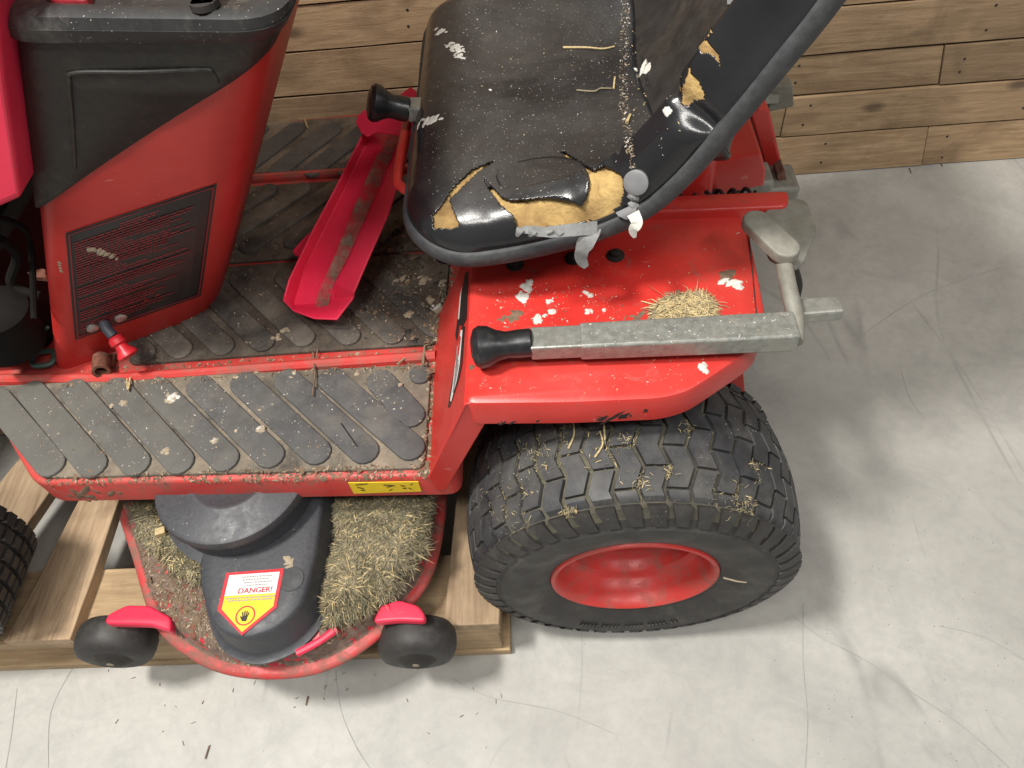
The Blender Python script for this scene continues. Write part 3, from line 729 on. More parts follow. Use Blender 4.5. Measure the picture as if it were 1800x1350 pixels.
# instruction plate
IP = [(115.5, 409), (381, 321), (352.6, 519), (132, 597)]
def ipuv(u, v, off):
    a = Vector(IP[0]) * (1 - u) + Vector(IP[1]) * u; b = Vector(IP[3]) * (1 - u) + Vector(IP[2]) * u; q = a * (1 - v) + b * v
    return onface(q.x, q.y, off)
def iquad(u0, v0, u1, v1, off): return [ipuv(u0, v0, off), ipuv(u1, v0, off), ipuv(u1, v1, off), ipuv(u0, v1, off)]
bm = bmn(); gq = [[bm.verts.new(ipuv(i / 10, j / 10, .0010)) for i in range(11)] for j in range(11)]
for j in range(10):
    for i in range(10): bm.faces.new((gq[j][i], gq[j][i + 1], gq[j + 1][i + 1], gq[j + 1][i]))
ip = link('instruction_plate', bm, 'blk', col, smooth=False)
bm = bmn()
for (a, b, c, d) in ((.018, .018, .982, .026), (.018, .974, .982, .982), (.018, .026, .028, .974), (.972, .026, .982, .974)):
    for k in range(8):
        if c - a > .5: face(bm, iquad(a + (c - a) * k / 8, b, a + (c - a) * (k + 1) / 8, d, .0017))
        else: face(bm, iquad(a, b + (d - b) * k / 8, c, b + (d - b) * (k + 1) / 8, .0017))
rowlen = [(.0, .0), (.3, .62), (.34, .6)] 
v = .07; k = 0; random.seed(11)
while v < .93:
    if k < 2: a, b = .36, .62 - .02 * k
    elif k % 9 == 8: a, b = .05, random.uniform(.35, .5)
    elif k % 9 == 3: a, b = .05, random.uniform(.86, .9)
    else: a, b = .05, random.choice((.55, .62, .7, .78, .84))
    if v > .42 and k % 5 == 0: k += 1; v += .02; continue
    u = a
    while u < b:
        wl = random.uniform(.015, .06); face(bm, iquad(u, v, min(u + wl, b), v + .0105, .0015)); u += wl + .008
    v += .0225; k += 1
tag(link('print', bm, 'dred', ip, smooth=False), kind='stuff')
random.seed(5)
def blob(bm, c, n, rx, ry, h, rot=0, seg=20, mi=0, rough=.22, rings=3):
    """irregular low mound on a surface with normal n"""
    n = Vector(n).normalized(); u = n.orthogonal().normalized(); u = Matrix.Rotation(rot, 3, n) @ u; v = n.cross(u); s0 = random.random() * 50
    vs = []
    for j in range(rings):
        f = 1 - j / rings; row = []
        for k in range(seg):
            a = 2 * math.pi * k / seg; q = 1 + rough * noise.noise(Vector((math.cos(a) * 1.6 + s0, math.sin(a) * 1.6, s0))) * 1.8
            hh = -.0006 if j == 0 else h * (1 - f * f) * (1 + .4 * noise.noise(Vector((a * 2, j, s0))))
            row.append(bm.verts.new(Vector(c) + (u * math.cos(a) * rx + v * math.sin(a) * ry) * q * f + n * hh))
        vs.append(row)
    for a, b in zip(vs, vs[1:]):
        for i in range(seg): f = bm.faces.new((a[i], a[(i + 1) % seg], b[(i + 1) % seg], b[i])); f.material_index = mi
    tip = bm.verts.new(Vector(c) + n * h)
    for i in range(seg): f = bm.faces.new((vs[-1][i], vs[-1][(i + 1) % seg], tip)); f.material_index = mi
# scratches on the column
bm = bmn(); 
for x, y, a, b in ((158, 438, .006, .003), (164, 438, .007, .004), (170, 439, .008, .004), (178, 440, .008, .0045), (185, 442, .008, .004), (192, 445, .007, .0035), (199, 449, .006, .003), (206, 453, .004, .002)): blob(bm, onface(x, y, .0012), nf, a, b, .0005, random.random() * 6, rough=.2)
for x, y in ((104, 462), (105, 467), (106, 472), (107, 477), (72, 353)):
    q = hit(x, y, [CB])
    if q: blob(bm, q[0] + q[1] * .004 * (y < 400), q[1], .003, .003, .0003, 0)

tag(link('paint_scuff', bm, 'crumb2', col), kind='stuff')
# fuel tap
bm = bmn(); pa = onface(182, 566, .0); 
tube(bm, [pa, pa + nf * .012, pa + nf * .020 + Vector((.003, 0, -.006))], .007, 14); link('tap_neck', bm, 'brass', col)
bm = bmn(); pb = pa + nf * .020 + Vector((.003, 0, -.007)); lathe(bm, [(0, .007), (.004, .0105), (.011, .011), (.014, .008), (.020, .009), (.027, .014), (.031, .0145), (.034, .008)], pb, nf + Vector((.25, 0, -.9)), 18); link('tap_knob', bm, 'rprint', col)
for x, y in ((162, 574), (211, 556)):
    bm = bmn(); lathe(bm, [(0, .008), (.004, .008), (.005, .006)], onface(x, y, 0), nf, 12); link('screw', bm, 'steel', col)
bm = bmn(); pc = Z(186, 660, ZF); 
vs = []
for a, r in ((0, .012), (.03, .012), (.03, .008), (.004, .008)): vs.append((a, r))
lathe(bm, vs, pc + Vector((-.004, .02, .016)), (.35, -1, .1), 18); box(bm, pc + Vector((-.005, .022, .004)), (.03, .02, .012)); link('pivot_tube', bm, 'rust', mow)
# ---- bonnet and engine bay
yb = .60; bm = bmn()
L = [Yp(x, y, yb) for x, y in ((-10, -60), (-8, 20), (7, 150), (36, 350), (-10, 370), (-160, 430), (-260, -60))]
ringbridge(bm, [[p + Vector((0, 2 * (CY - yb), 0)) for p in L], L], True, True)
link('bonnet', bm, 'pink', mow, smooth=False, bevel=.006, seg=3)
bm = bmn(); box(bm, (-1.02, .86, .52), (.5, .4, .3)); box(bm, (-.80, .80, .44), (.1, .2, .16)); link('engine_block', bm, 'bay_shade', mow, bevel=.01)
bm = bmn(); c = Z(10, 600, .46); lathe(bm, [(-.04, .03), (-.035, .045), (.03, .045), (.04, .03)], c + Vector((-.02, .03, 0)), (.2, 0, 1), 28); link('oil_filter', bm, 'bay_shade', mow)
bm = bmn(); tube(bm, cat([Z(0, 420, .6), Z(30, 450, .56), Z(20, 500, .52), Z(70, 520, .5)], 6), .006, 8); tube(bm, cat([Z(-10, 380, .62), Z(40, 400, .6), Z(55, 440, .55), Z(60, 560, .5)], 6), .004, 8); link('hose', bm, 'bay_shade', mow)
bm = bmn(); q = [Z(45, 478, .47), Z(78, 470, .47), Z(80, 488, .46), Z(60, 486, .46)]; ringbridge(bm, [q, [p - Vector((0, 0, .01)) for p in q]], True, True)
q = [Z(0, 470, .45), Z(50, 455, .45), Z(60, 490, .44), Z(10, 490, .44)]; ringbridge(bm, [q, [p - Vector((0, 0, .01)) for p in q]], True, True); tag(link('linkage', bm, 'rust', mow, smooth=False, bevel=.002), kind='stuff')
bm = bmn(); c = Z(76, 630, ZF + .012); tube(bm, [c + Vector((.017 * math.cos(a), .015 * math.sin(a), .002 * math.sin(3 * a))) for a in (k * .35 for k in range(19))], .004, 8); tube(bm, cat([Z(72, 615, ZF + .01), Z(66, 596, ZF + .04), Z(84, 575, ZF + .07)], 5), .0025, 6); link('cable_loop', bm, 'green', mow)
# ---- lever with grip lying over the near fender, and its crank
def grip(base, tip, name_parent):
    bm = bmn(); ax = (tip - base); Lg = ax.length
    lathe(bm, [(0, .0135), (.002, .0155), (Lg * .22, .0155), (Lg * .42, .0145), (Lg * .58, .0175), (Lg * .72, .0225), (Lg * .86, .0235), (Lg * .95, .020), (Lg, .011)], base, ax, 28); return link('grip', bm, 'knob', name_parent)
zb_ = ZT + .012
b0 = Z(933, 604, zb_ + .012); b1 = Z(1398, 582, zb_ + .014)
bm = bmn(); mid = b0 + (b1 - b0) * .19
quadbox(bm, mid, b1, .034, .024, w2=.036, h2=.026)
lever = link('lift_lever', bm, 'galv', mow, smooth=False, bevel=.003, seg=3)
bm = bmn(); quadbox(bm, b0, mid + (b1 - b0) * .01, .030, .0205); link('lever_insert', bm, 'galv', lever, smooth=False, bevel=.002)
gb = b0 + Vector((.002, 0, .002)); d = (b0 - b1).normalized(); grip(gb, gb + d * .066 + Vector((0, -.004, 0)), lever)
bm = bmn(); bolt = []
e0 = b1 + Vector((-.004, -.014, .0)); rod = [e0 + Vector((0, 0, 0)), Z(1398, 560, .55), Z(1385, 500, .56), Z(1372, 432, .565)]
tube(bm, cat(rod, 6), .009, 16); 
slab(bm, capsule(Z(1331, 384, .582), Z(1382, 432, .582), .031), .582, .012, .003)
link('crank_rod', bm, 'galv2', lever)
bm = bmn(); zpl = .53
P = pz([(1335, 380), (1362, 356), (1400, 347), (1420, 354), (1437, 404), (1412, 462), (1395, 472), (1352, 452)], zpl)
slab(bm, roundpoly(P, .008), zpl, .006, .002); link('hitch_plate', bm, 'galv2', mow)
bm = bmn(); quadbox(bm, Z(1392, 548, .53), Z(1477, 541, .53), .024, .016); link('lever_stub', bm, 'galv', lever, smooth=False, bevel=.003)
bm = bmn(); tube(bm, cat([Z(1394, 470, .50), Z(1402, 500, .47), Z(1398, 525, .44)], 5), .006, 8); link('cable', bm, 'iron', mow)
# far lever
fg = Z(718, 193, .62); bm = bmn(); quadbox(bm, fg, fg + Vector((.06, 0, -.004)), .026, .02); sb_ = Yp(1366, 176, 1.22); quadbox(bm, fg + Vector((.05, 0, -.006)), sb_ + Vector((0, .012, 0)), .024, .018); fl_ = link('lift_lever', bm, 'galv', mow, smooth=False, bevel=.002)
ft = Z(646, 178, .64); bm = bmn(); Lg = (ft - fg).length
grip(fg, ft, fl_)
bm = bmn(); L = [Yp(x, y, 1.22) for x, y in ((1352, 152), (1394, 150), (1396, 188), (1350, 198))]; ringbridge(bm, [L, [p + Vector((0, .03, 0)) for p in L]], True, True); link('lever_stub', bm, 'galv2', fl_, smooth=False, bevel=.003)
# red hoop in front of the seat
bm = bmn(); zh = .585
tube(bm, cat([Z(760, 190, zh), Z(722, 205, zh), Z(714, 225, zh), Z(700, 310, zh), Z(706, 328, zh), Z(722, 334, zh), Z(770, 326, zh)], 6), .0065, 12); link('seat_stop_hoop', bm, 'red', mow)
# ------------------------------------------------------------------ SEAT
S_ = [(-.163, .604), (-.105, .597), (-.05, .600), (.005, .611), (.05, .624), (.097, .650), (.132, .690), (.160, .733), (.197, .795), (.228, .85), (.280, .96), (.314, 1.04)]
SC_ = [(-.163, .606), (-.105, .598), (-.05, .596), (.01, .596), (.06, .598), (.12, .600), (.172, .610), (.204, .645), (.214, .705), (.226, .765), (.262, .87), (.292, .96)]
prof = cat([Vector((x, 0, z)) for x, z in S_], 24)
prof2 = cat([Vector((x, 0, z)) for x, z in SC_], 24)
acc = [0]
for a, b in zip(prof, prof[1:]): acc.append(acc[-1] + (b - a).length)
LS = acc[-1]
def pr_at(s, wc=0):
    s = max(0, min(LS, s)); lo, hi = 0, len(acc) - 1
    while hi - lo > 1:
        m_ = (lo + hi) // 2
        if acc[m_] <= s: lo = m_
        else: hi = m_
    t = (s - acc[lo]) / (acc[hi] - acc[lo]); p = prof[lo].lerp(prof[hi], t)
    a = prof[max(0, lo - 4)]; b = prof[min(len(prof) - 1, hi + 4)]; d = (b - a).normalized()
    if wc > 0:
        p = p.lerp(prof2[lo].lerp(prof2[hi], t), wc); a = prof2[max(0, lo - 4)]; b = prof2[min(len(prof) - 1, hi + 4)]; d = d.lerp((b - a).normalized(), wc).normalized()
    return p, Vector((-d.z, 0, d.x))
Y0, Y1 = .590, 1.125; RC = .085
def sd(s, y):  # inside distance to rounded rectangle
    dx = min(s, LS - s); dy = min(y - Y0, Y1 - y)
    if dx < RC and dy < RC: return RC - math.hypot(RC - dx, RC - dy)
    return min(dx, dy)
def sstep(a, b, x): t = max(0, min(1, (x - a) / (b - a))); return t * t * (3 - 2 * t)
SC = .283
def hgt(s, y):
    d = max(0, sd(s, y)); dy = min(y - Y0, Y1 - y)
    wd = .034; q = min(1, d / wd); h = .040 * math.sqrt(max(0, 1 - (1 - q) ** 2))
    h += .006 * sstep(.02, .06, d)
    bk = sstep(.345, .378, s)
    h *= 1 - .72 * bk
    h += bk * .036 * math.exp(-((dy - .036) / .021) ** 2)
    h -= (1 - bk) * .010 * sstep(.06, .18, dy) * sstep(.0, .14, s)
    h -= .008 * math.exp(-((s - SC - .006 * math.sin(y * 20)) / .0045) ** 2) * sstep(.03, .06, d)
    h += .0035 * noise.noise(Vector((s * 9, y * 9, 2))) * sstep(.0, .05, d)
    h += .0010 * noise.noise(Vector((s * 40, y * 40, 7)))
    # dip of the dent in the middle of the cushion
    h -= .004 * math.exp(-(((s - .19) / .05) ** 2 + ((y - .75) / .05) ** 2))
    # creased fold that runs over the wing
    h -= .010 * math.exp(-((s - .375) / .009) ** 2) * sstep(.10, .04, dy)
    return h
def spt(s, y, off=0):
    p, n = pr_at(s, sstep(.040, .068, min(y - Y0, Y1 - y))); return Vector((p.x, y, p.z)) + n * (hgt(s, y) + off)
TEAR = [
    [(848, 308), (880, 345), (896, 352), (985, 345), (1022, 362), (1030, 350), (1036, 318), (985, 266), (990, 264), (1044, 300), (1060, 290), (1092, 306), (1097, 335), (1090, 365), (1062, 384), (1000, 397), (907, 404), (903, 378), (880, 360), (858, 330)],
    [(872, 282), (842, 300), (806, 335), (790, 352), (797, 372), (808, 397), (795, 402), (780, 401), (762, 403), (760, 378), (775, 360), (795, 330), (830, 297), (868, 281)],
    [(1231, 73), (1240, 70), (1262, 95), (1266, 120), (1256, 100), (1245, 93), (1231, 92), (1228, 80)],
    [(1212, 112), (1214, 130), (1225, 140), (1238, 160), (1237, 175), (1216, 178), (1212, 186), (1197, 182), (1200, 150)],
]
NS, NYs = 420, 300
bm = bmn(); grid = []; pxs = {}
for j in range(NYs + 1):
    t = j / NYs; y = Y0 + (Y1 - Y0) * (t - .085 * math.sin(2 * math.pi * t) * .9)
    dy = min(y - Y0, Y1 - y); s0 = RC - math.sqrt(max(0, RC * RC - (RC - dy) ** 2)) if dy < RC else 0
    row = []
    for i in range(NS + 1):
        u = i / NS; s = s0 + (LS - 2 * s0) * u; p = spt(s, y); v = bm.verts.new(p); pp = pix(p); row.append((v, s, y, pp))
    grid.append(row)
foamcells = set()
def torn(c):
    x, y = c
    if not (750 < x < 1275 and 60 < y < 410): return False
    jx = 1.6 * noise.noise(Vector((x * .16, y * .16, 0))) + 1.2 * noise.noise(Vector((x * .5, y * .5, 3))); jy = 1.6 * noise.noise(Vector((x * .16, y * .16, 9))) + 1.2 * noise.noise(Vector((x * .5, y * .5, 5)))
    return any(inpoly(x + jx, y + jy, T) for T in TEAR)
for j in range(NYs):
    for i in range(NS):
        a, b, c, d = grid[j][i], grid[j][i + 1], grid[j + 1][i + 1], grid[j + 1][i]
        m_ = ((a[3][0] + c[3][0]) / 2, (a[3][1] + c[3][1]) / 2)
        if (a[2] < .9) and torn(m_): foamcells.add((i, j)); continue
        f = bm.faces.new((a[0], b[0], c[0], d[0]))
bmesh.ops.delete(bm, geom=[v for v in bm.verts if not v.link_faces], context='VERTS')
seat = link('seat', bm, 'seat', mow, angle=180)
so = seat.modifiers.new('s', 'SOLIDIFY'); so.thickness = .0022; so.offset = -1
# foam under the cover (grown a little past the tears)
cells = set()
for (i, j) in foamcells:
    for a in range(-5, 6):
        for b in range(-5, 6): cells.add((max(0, min(NS - 1, i + a)), max(0, min(NYs - 1, j + b))))
bm = bmn(); vm = {}
def fv(i, j):
    if (i, j) not in vm:
        _, s, y, pp = grid[j][i]
        # sink deeper in the middle of the big tear
        dep = (.0075 if 850 < pp[0] < 1150 else .0042) + .003 * noise.noise(Vector((s * 60, y * 60, 1))) + .0012 * noise.noise(Vector((s * 260, y * 260, 1)))
        x_, y_ = pp
        dep += .014 * math.exp(-(((x_ - 985) / 55) ** 2 + ((y_ - 368) / 16) ** 2)) if x_ < 1090 else 0
        dep -= .006 * math.exp(-(((x_ - 1068) / 22) ** 2 + ((y_ - 330) / 34) ** 2))
        if x_ > 1150: dep -= .0032
        vm[(i, j)] = bm.verts.new(spt(s, y, -dep))
    return vm[(i, j)]
for (i, j) in cells: bm.faces.new((fv(i, j), fv(i + 1, j), fv(i + 1, j + 1), fv(i, j + 1)))
link('foam', bm, 'foam', seat, angle=180)
# edging strip round the shell
def bound(n=260):
    P = []
    segs = [('near', 0), ]
    per = []
    for k in range(120): s = RC + (LS - 2 * RC) * k / 119; per.append((s, Y0, 0, -1))
    for k in range(1, 16): a = k / 16 * math.pi / 2; per.append((LS - RC + RC * math.sin(a), Y0 + RC - RC * math.cos(a), math.sin(a), -math.cos(a)))
    for k in range(40): per.append((LS, Y0 + RC + (Y1 - Y0 - 2 * RC) * k / 39, 1, 0))
    for k in range(1, 16): a = k / 16 * math.pi / 2; per.append((LS - RC + RC * math.cos(a), Y1 - RC + RC * math.sin(a), math.cos(a), math.sin(a)))
    for k in range(120): s = LS - RC - (LS - 2 * RC) * k / 119; per.append((s, Y1, 0, 1))
    for k in range(1, 16): a = k / 16 * math.pi / 2; per.append((RC - RC * math.sin(a), Y1 - RC + RC * math.cos(a), -math.sin(a), math.cos(a)))
    for k in range(40): per.append((0, Y1 - RC - (Y1 - Y0 - 2 * RC) * k / 39, -1, 0))
    for k in range(1, 16): a = k / 16 * math.pi / 2; per.append((RC - RC * math.cos(a), Y0 + RC - RC * math.sin(a), -math.cos(a), -math.sin(a)))
    return per
bm = bmn(); rings = [[] for _ in range(7)]
for q, (s, y, ns, ny) in enumerate(bound()):
    p, n = pr_at(s); base = Vector((p.x, y, p.z)); tan = Vector((n.z, 0, -n.x)); out = tan * ns + Vector((0, ny, 0))
    wob = .0012 * noise.noise(Vector((q * .09, 0, 0)))
    for k, (o_, h_) in enumerate(((-.004, .003), (.0005, .004), (.0035, .0015), (.0045, -.004), (.0045, -.012), (.002, -.016), (-.010, -.015))):
        rings[k].append(base + out * (o_ + wob) + n * (h_ + wob))
n = len(rings[0]); vs = [[bm.verts.new(p) for p in r] for r in rings]
for a, b in zip(vs, vs[1:]):
    for i in range(n): bm.faces.new((a[i], a[(i + 1) % n], b[(i + 1) % n], b[i]))
link('edging', bm, 'piping', seat, angle=60)
# underside pan
bm = bmn(); rg = []
for j in range(13):
    y = Y0 + .012 + (Y1 - Y0 - .024) * j / 12; row = []
    for i in range(41):
        s = .02 + (LS - .04) * i / 40
        dy = min(y - Y0, Y1 - y); s0 = RC - math.sqrt(max(0, RC * RC - (RC - dy) ** 2)) if dy < RC else 0
        s = s0 + (LS - 2 * s0) * i / 40
        p, n_ = pr_at(s); row.append(bm.verts.new(Vector((p.x, y, p.z)) - n_ * (.022 + .012 * sstep(0, .08, min(dy, s)))))
    rg.append(row)
for a, b in zip(rg, rg[1:]):
    for i in range(40): bm.faces.new((a[i], a[i + 1], b[i + 1], b[i]))
link('seat_pan', bm, 'iron', seat)
ST = bvh(seat, 'seat')
# button, cord and torn cloth strips
h = hit(1119, 320, [ST])
bm = bmn(); lathe(bm, [(-.001, .0125), (.0035, .0128), (.0045, .011), (.005, .006)], h[0], h[1], 26); link('seat_button', bm, 'disc', seat)
bm = bmn()
hs = [(1112, 345), (1114, 362), (1112, 378)]
for x, y in hs:
    q = hit(x, y, [ST])
    if q: blob(bm, q[0], q[1], .005, .007, .004, random.random())
def strip(pts, wd, mat, parent, name):
    bm = bmn(); P = cat(pts, 6); L_, R_ = [], []
    for i, p in enumerate(P):
        d = (P[min(i + 1, len(P) - 1)] - P[max(0, i - 1)]).normalized(); vdir = (CAM - p).normalized(); s = d.cross(vdir).normalized()
        w_ = (wd * (1 - .75 * (i / (len(P) - 1)) ** 2)) * (1 + .25 * noise.noise(p * 90)); L_.append(p + s * w_ / 2); R_.append(p - s * w_ / 2)
    th = Vector((.0, .0012, -.0006)); 
    rings = [L_, R_, [p + th for p in R_], [p + th for p in L_]]
    vs = [[bm.verts.new(p) for p in r] for r in rings]
    for a in range(4):
        A_, B_ = vs[a], vs[(a + 1) % 4]
        for i in range(len(A_) - 1): bm.faces.new((A_[i], A_[i + 1], B_[i + 1], B_[i]))
    return link(name, bm, mat, parent, angle=60)
tag(link('cord_knot', bm, 'greytape', seat), kind='stuff')
strip([Yp(1100, 366, .588), Yp(1104, 376, .584), Yp(1106, 385, .582)], .024, 'disc', seat, 'torn_strip')
strip([Yp(1113, 375, .578), Yp(1120, 392, .568), Yp(1113, 405, .566), Yp(1116, 418, .566)], .012, 'white', seat, 'cord')
strip([Yp(1038, 400, .580), Yp(1034, 418, .566), Yp(1024, 438, .562), Yp(1022, 455, .562), Yp(1031, 470, .562)], .020, 'greytape', seat, 'torn_strip')
strip([Yp(1050, 402, .575), Yp(1010, 404, .568), Yp(960, 408, .568), Yp(925, 404, .568), Yp(908, 408, .570)], .013, 'greytape', seat, 'torn_strip')
for x0, y0_, x1, y1_ in ((915, 402, 908, 416), (938, 404, 930, 416), (965, 405, 968, 414), (985, 404, 975, 417)):
    strip([Yp(x0, y0_, .567), Yp((x0 + x1) / 2, (y0_ + y1_) / 2, .565), Yp(x1, y1_, .566)], .008, 'greytape', seat, 'torn_strip')
# lifted vinyl flap over the big tear
def flap(polyrows, lift, parent):
    bm = bmn(); vs = []
    for r, row in enumerate(polyrows):
        line = []
        for k, (x, y) in enumerate(row):
            q = hit(x, y, [ST_full]); line.append(bm.verts.new(q[0] + q[1] * lift[r]))
        vs.append(line)
    for a, b in zip(vs, vs[1:]):
        for i in range(len(a) - 1): bm.faces.new((a[i], a[i + 1], b[i + 1], b[i]))
    o = link('vinyl_flap', bm, 'seat', parent, angle=180); s = o.modifiers.new('sub', 'SUBSURF'); s.levels = s.render_levels = 2; s2 = o.modifiers.new('s', 'SOLIDIFY'); s2.thickness = .002
    return o
# full (untorn) surface for draping
me = bmesh.new(); gv = [[me.verts.new(spt(grid[j][i][1], grid[j][i][2])) for i in range(0, NS + 1, 3)] for j in range(0, NYs + 1, 3)]
for a, b in zip(gv, gv[1:]):
    for i in range(len(a) - 1): me.faces.new((a[i], a[i + 1], b[i + 1], b[i]))
ST_full = BVHTree.FromBMesh(me); me.free()
flap([[(868, 300), (905, 284), (950, 275), (990, 274), (1020, 282)], [(872, 316), (905, 300), (950, 290), (995, 290), (1034, 300)], [(884, 338), (908, 330), (952, 324), (1000, 326), (1036, 330)], [(893, 350), (910, 350), (952, 345), (996, 352), (1028, 362)]], [-.0005, .008, .013, .009], seat)
flap([[(800, 340), (830, 312), (866, 292)], [(803, 352), (835, 322), (878, 300)], [(800, 366), (838, 340), (880, 318)]], [.0035, .008, -.001], seat)
# droppings and streaks on the seat
def ondrop(L, trees, name, mat, parent, lab=None, hh=.0016):
    bm = bmn()
    for x, y, rx, ry, rot in L:
        q = hit(x, y, trees)
        if q: blob(bm, q[0], q[1], rx, ry, hh, rot)
        for _ in range(4 if rx > .004 else 0):
            a = random.uniform(0, 6.28); q = hit(x + math.cos(a) * rx * 1100, y + math.sin(a) * ry * 1100, trees)
            if q: blob(bm, q[0], q[1], rx * random.uniform(.2, .6), ry * random.uniform(.3, .8), hh * random.uniform(.3, .8), random.random() * 6, seg=12, rough=.25)
    return tag(link(name, bm, mat, parent), kind='stuff')
ondrop([(798, 82, .010, .006, .2), (806, 88, .008, .005, 1), (788, 80, .005, .003, 0), (808, 98, .008, .005, .4), (762, 210, .012, .006, .4), (748, 214, .010, .004, .5), (735, 222, .008, .002, .6), (774, 55, .009, .006, .2), (862, 158, .002, .003, 0), (1172, 196, .005, .004, 0), (1190, 38, .006, .007, 0)], [ST], 'dropping', 'white', seat, hh=.0009)
ondrop([(1130, 122, .012, .003, .1), (1150, 112, .014, .006, .2), (1172, 104, .015, .007, .3), (1140, 118, .012, .005, .2), (1161, 107, .014, .006, .2), (1184, 100, .013, .006, .2), (1195, 97, .014, .006, .2), (1208, 92, .008, .006, .2)], [ST], 'dropping', 'white', seat, hh=.003)
# crumbs in the crease and straw on the cushion
def chip(bm, c, n, L_, W_, H_, ang, mi=0):
    n = Vector(n).normalized(); u = n.orthogonal().normalized(); u = Matrix.Rotation(ang, 3, n) @ u; v = n.cross(u); tl = random.uniform(-.4, .4)
    u2 = (u + n * tl * .5).normalized(); P = []
    for h_ in (0, 1):
        for a, b in ((-1, -.6), (1, -1), (.8, 1), (-.9, .7)):
            P.append(Vector(c) + n * (H_ * h_ + abs(tl) * L_ * .2) + u2 * a * L_ / 2 + v * b * W_ / 2 * random.uniform(.6, 1.1))
    vs = [bm.verts.new(p) for p in P]
    for q in ((3, 2, 1, 0), (4, 5, 6, 7), (0, 1, 5, 4), (1, 2, 6, 5), (2, 3, 7, 6), (3, 0, 4, 7)):
        f = bm.faces.new([vs[i] for i in q]); f.material_index = mi
def scatter(poly, n, trees, size, name, mats, parent, aspect=(1.1, 2.8), clump=True, zplane=None):
    bm = bmn(); xs = [p[0] for p in poly]; ys_ = [p[1] for p in poly]; c = 0; tries = 0
    while c < n and tries < n * 12:
        tries += 1; x = random.uniform(min(xs), max(xs)); y = random.uniform(min(ys_), max(ys_))
        if not inpoly(x, y, poly): continue
        if clump and noise.noise(Vector((x * .03, y * .03, 4))) + random.uniform(-.35, .35) < -.05: continue
        q = hit(x, y, trees)
        if not q or q[1].z < .2: continue
        s = random.uniform(*size); chip(bm, q[0] - q[1] * .0003, (q[1] + Vector((random.uniform(-.3, .3), random.uniform(-.3, .3), 0))), s * random.uniform(*aspect), s, s * random.uniform(.3, .8), random.random() * 6.3, random.randrange(len(mats))); c += 1
    return link(name, bm, mats, parent, smooth=False)
tag(scatter([(1092, 0), (1108, 0), (1104, 180), (1118, 300), (1106, 300), (1088, 180)], 380, [ST], (.0004, .0016), 'crease_debris', ['crumb2', 'crumb', 'crumb', 'crumb2', 'white'], seat, clump=False), kind='stuff')
tag(scatter([(760, 5), (1230, 5), (1190, 280), (1100, 300), (800, 270), (730, 250)], 120, [ST], (.0004, .0011), 'seat_debris', ['crumb2', 'white', 'straw'], seat), kind='stuff')
tag(scatter([(1110, 10), (1230, 10), (1200, 140), (1110, 200)], 120, [ST], (.0005, .0018), 'seat_debris', ['crumb2', 'crumb', 'straw'], seat), kind='stuff')
def straw(px, trees, r, mat, parent, name='straw', off=.002):
    P = []
    for x, y in px:
        q = hit(x, y, trees)
        if q: P.append(q[0] + q[1] * off)
    bm = bmn(); tube(bm, cat(P, 4), [r * (1 - .5 * i / (len(P) * 4)) for i in range(4 * (len(P) - 1) + 1)], 6); return link(name, bm, mat, parent)
straw([(990, 86), (1030, 86), (1060, 88), (1080, 84)], [ST], .0016, 'straw', seat)
straw([(1014, 161), (1045, 163), (1055, 158), (1076, 158)], [ST], .0012, 'hay', seat)
straw([(1102, 218), (1108, 204)], [ST], .0022, 'straw', seat)
straw([(1079, 158), (1081, 138)], [ST], .0014, 'straw', seat)
straw([(1150, 22), (1163, 22)], [ST], .0025, 'straw', seat)
# pale plastic wrapped round the backrest, only its lower edge in frame
bm = bmn(); rws = []
for j, (yy0) in enumerate([-30, -10, 6, 22]):
    row = []
    for k, x in enumerate(range(1170, 1340, 12)):
        yy = yy0 - (6 if yy0 > 0 else 0) * abs(math.sin(k * 1.3)) - max(0, (x - 1240)) * .25 - max(0, 1215 - x) * .5
        q = hit(x, yy, [ST_full]); row.append(bm.verts.new(q[0] + q[1] * (.003 + .005 * (math.sin(k * 2.1) ** 2)) if q else Yp(x, yy, .8)))
    rws.append(row)
for a, b in zip(rws, rws[1:]):
    for i in range(len(a) - 1): bm.faces.new((a[i], a[i + 1], b[i + 1], b[i]))
tp_ = simple('pale_plastic_wrap', (.45, .47, .49), .2, var=.1); M['wrap'] = tp_
link('plastic_wrap', bm, 'wrap', seat, angle=180)
# ------------------------------------------------------------------ CUTTING DECK
ZD = .215
DKP = [(216, 884), (238, 950), (262, 1030), (285, 1075), (325, 1115), (375, 1146), (440, 1160), (520, 1155), (580, 1130), (630, 1090), (668, 1052), (712, 1005), (735, 950), (748, 880)]
dk = pz(DKP, ZD)
far = [(dk[-1][0] + .0, .80), (dk[-1][0] - .02, 1.05), (-.30, 1.35), (-.55, 1.35), (dk[0][0] + .02, 1.05), (dk[0][0], .80)]
near = [tuple(p)[:2] for p in cat([Vector((x, y, 0)) for x, y in dk], 5)]
near = [tuple(p)[:2] for p in cat([Vector((*Z(x, y - max(0, y - 1080) * .18, ZD)[:2], 0)) for x, y in DKP], 5)]
D = near + far
bm = bmn(); P = D if area2(D) > 0 else D[::-1]
rings = []
for ins, z in ((-.008, ZD - .080), (-.010, ZD - .046), (-.016, ZD - .048), (-.0215, ZD - .045), (-.024, ZD - .040), (-.0215, ZD - .035), (-.015, ZD - .033), (-.010, ZD - .034), (-.006, ZD - .030), (-.003, ZD - .008), (.002, ZD - .001), (.010, ZD), (.018, ZD + .003), (.026, ZD + .003), (.034, ZD)):
    rings.append([(x, y, z) for x, y in inset(P, ins)])
ringbridge(bm, rings, False, True)
deck = link('cutting_deck', bm, ['red_deck', 'red_lip', 'iron'], mow, angle=60)
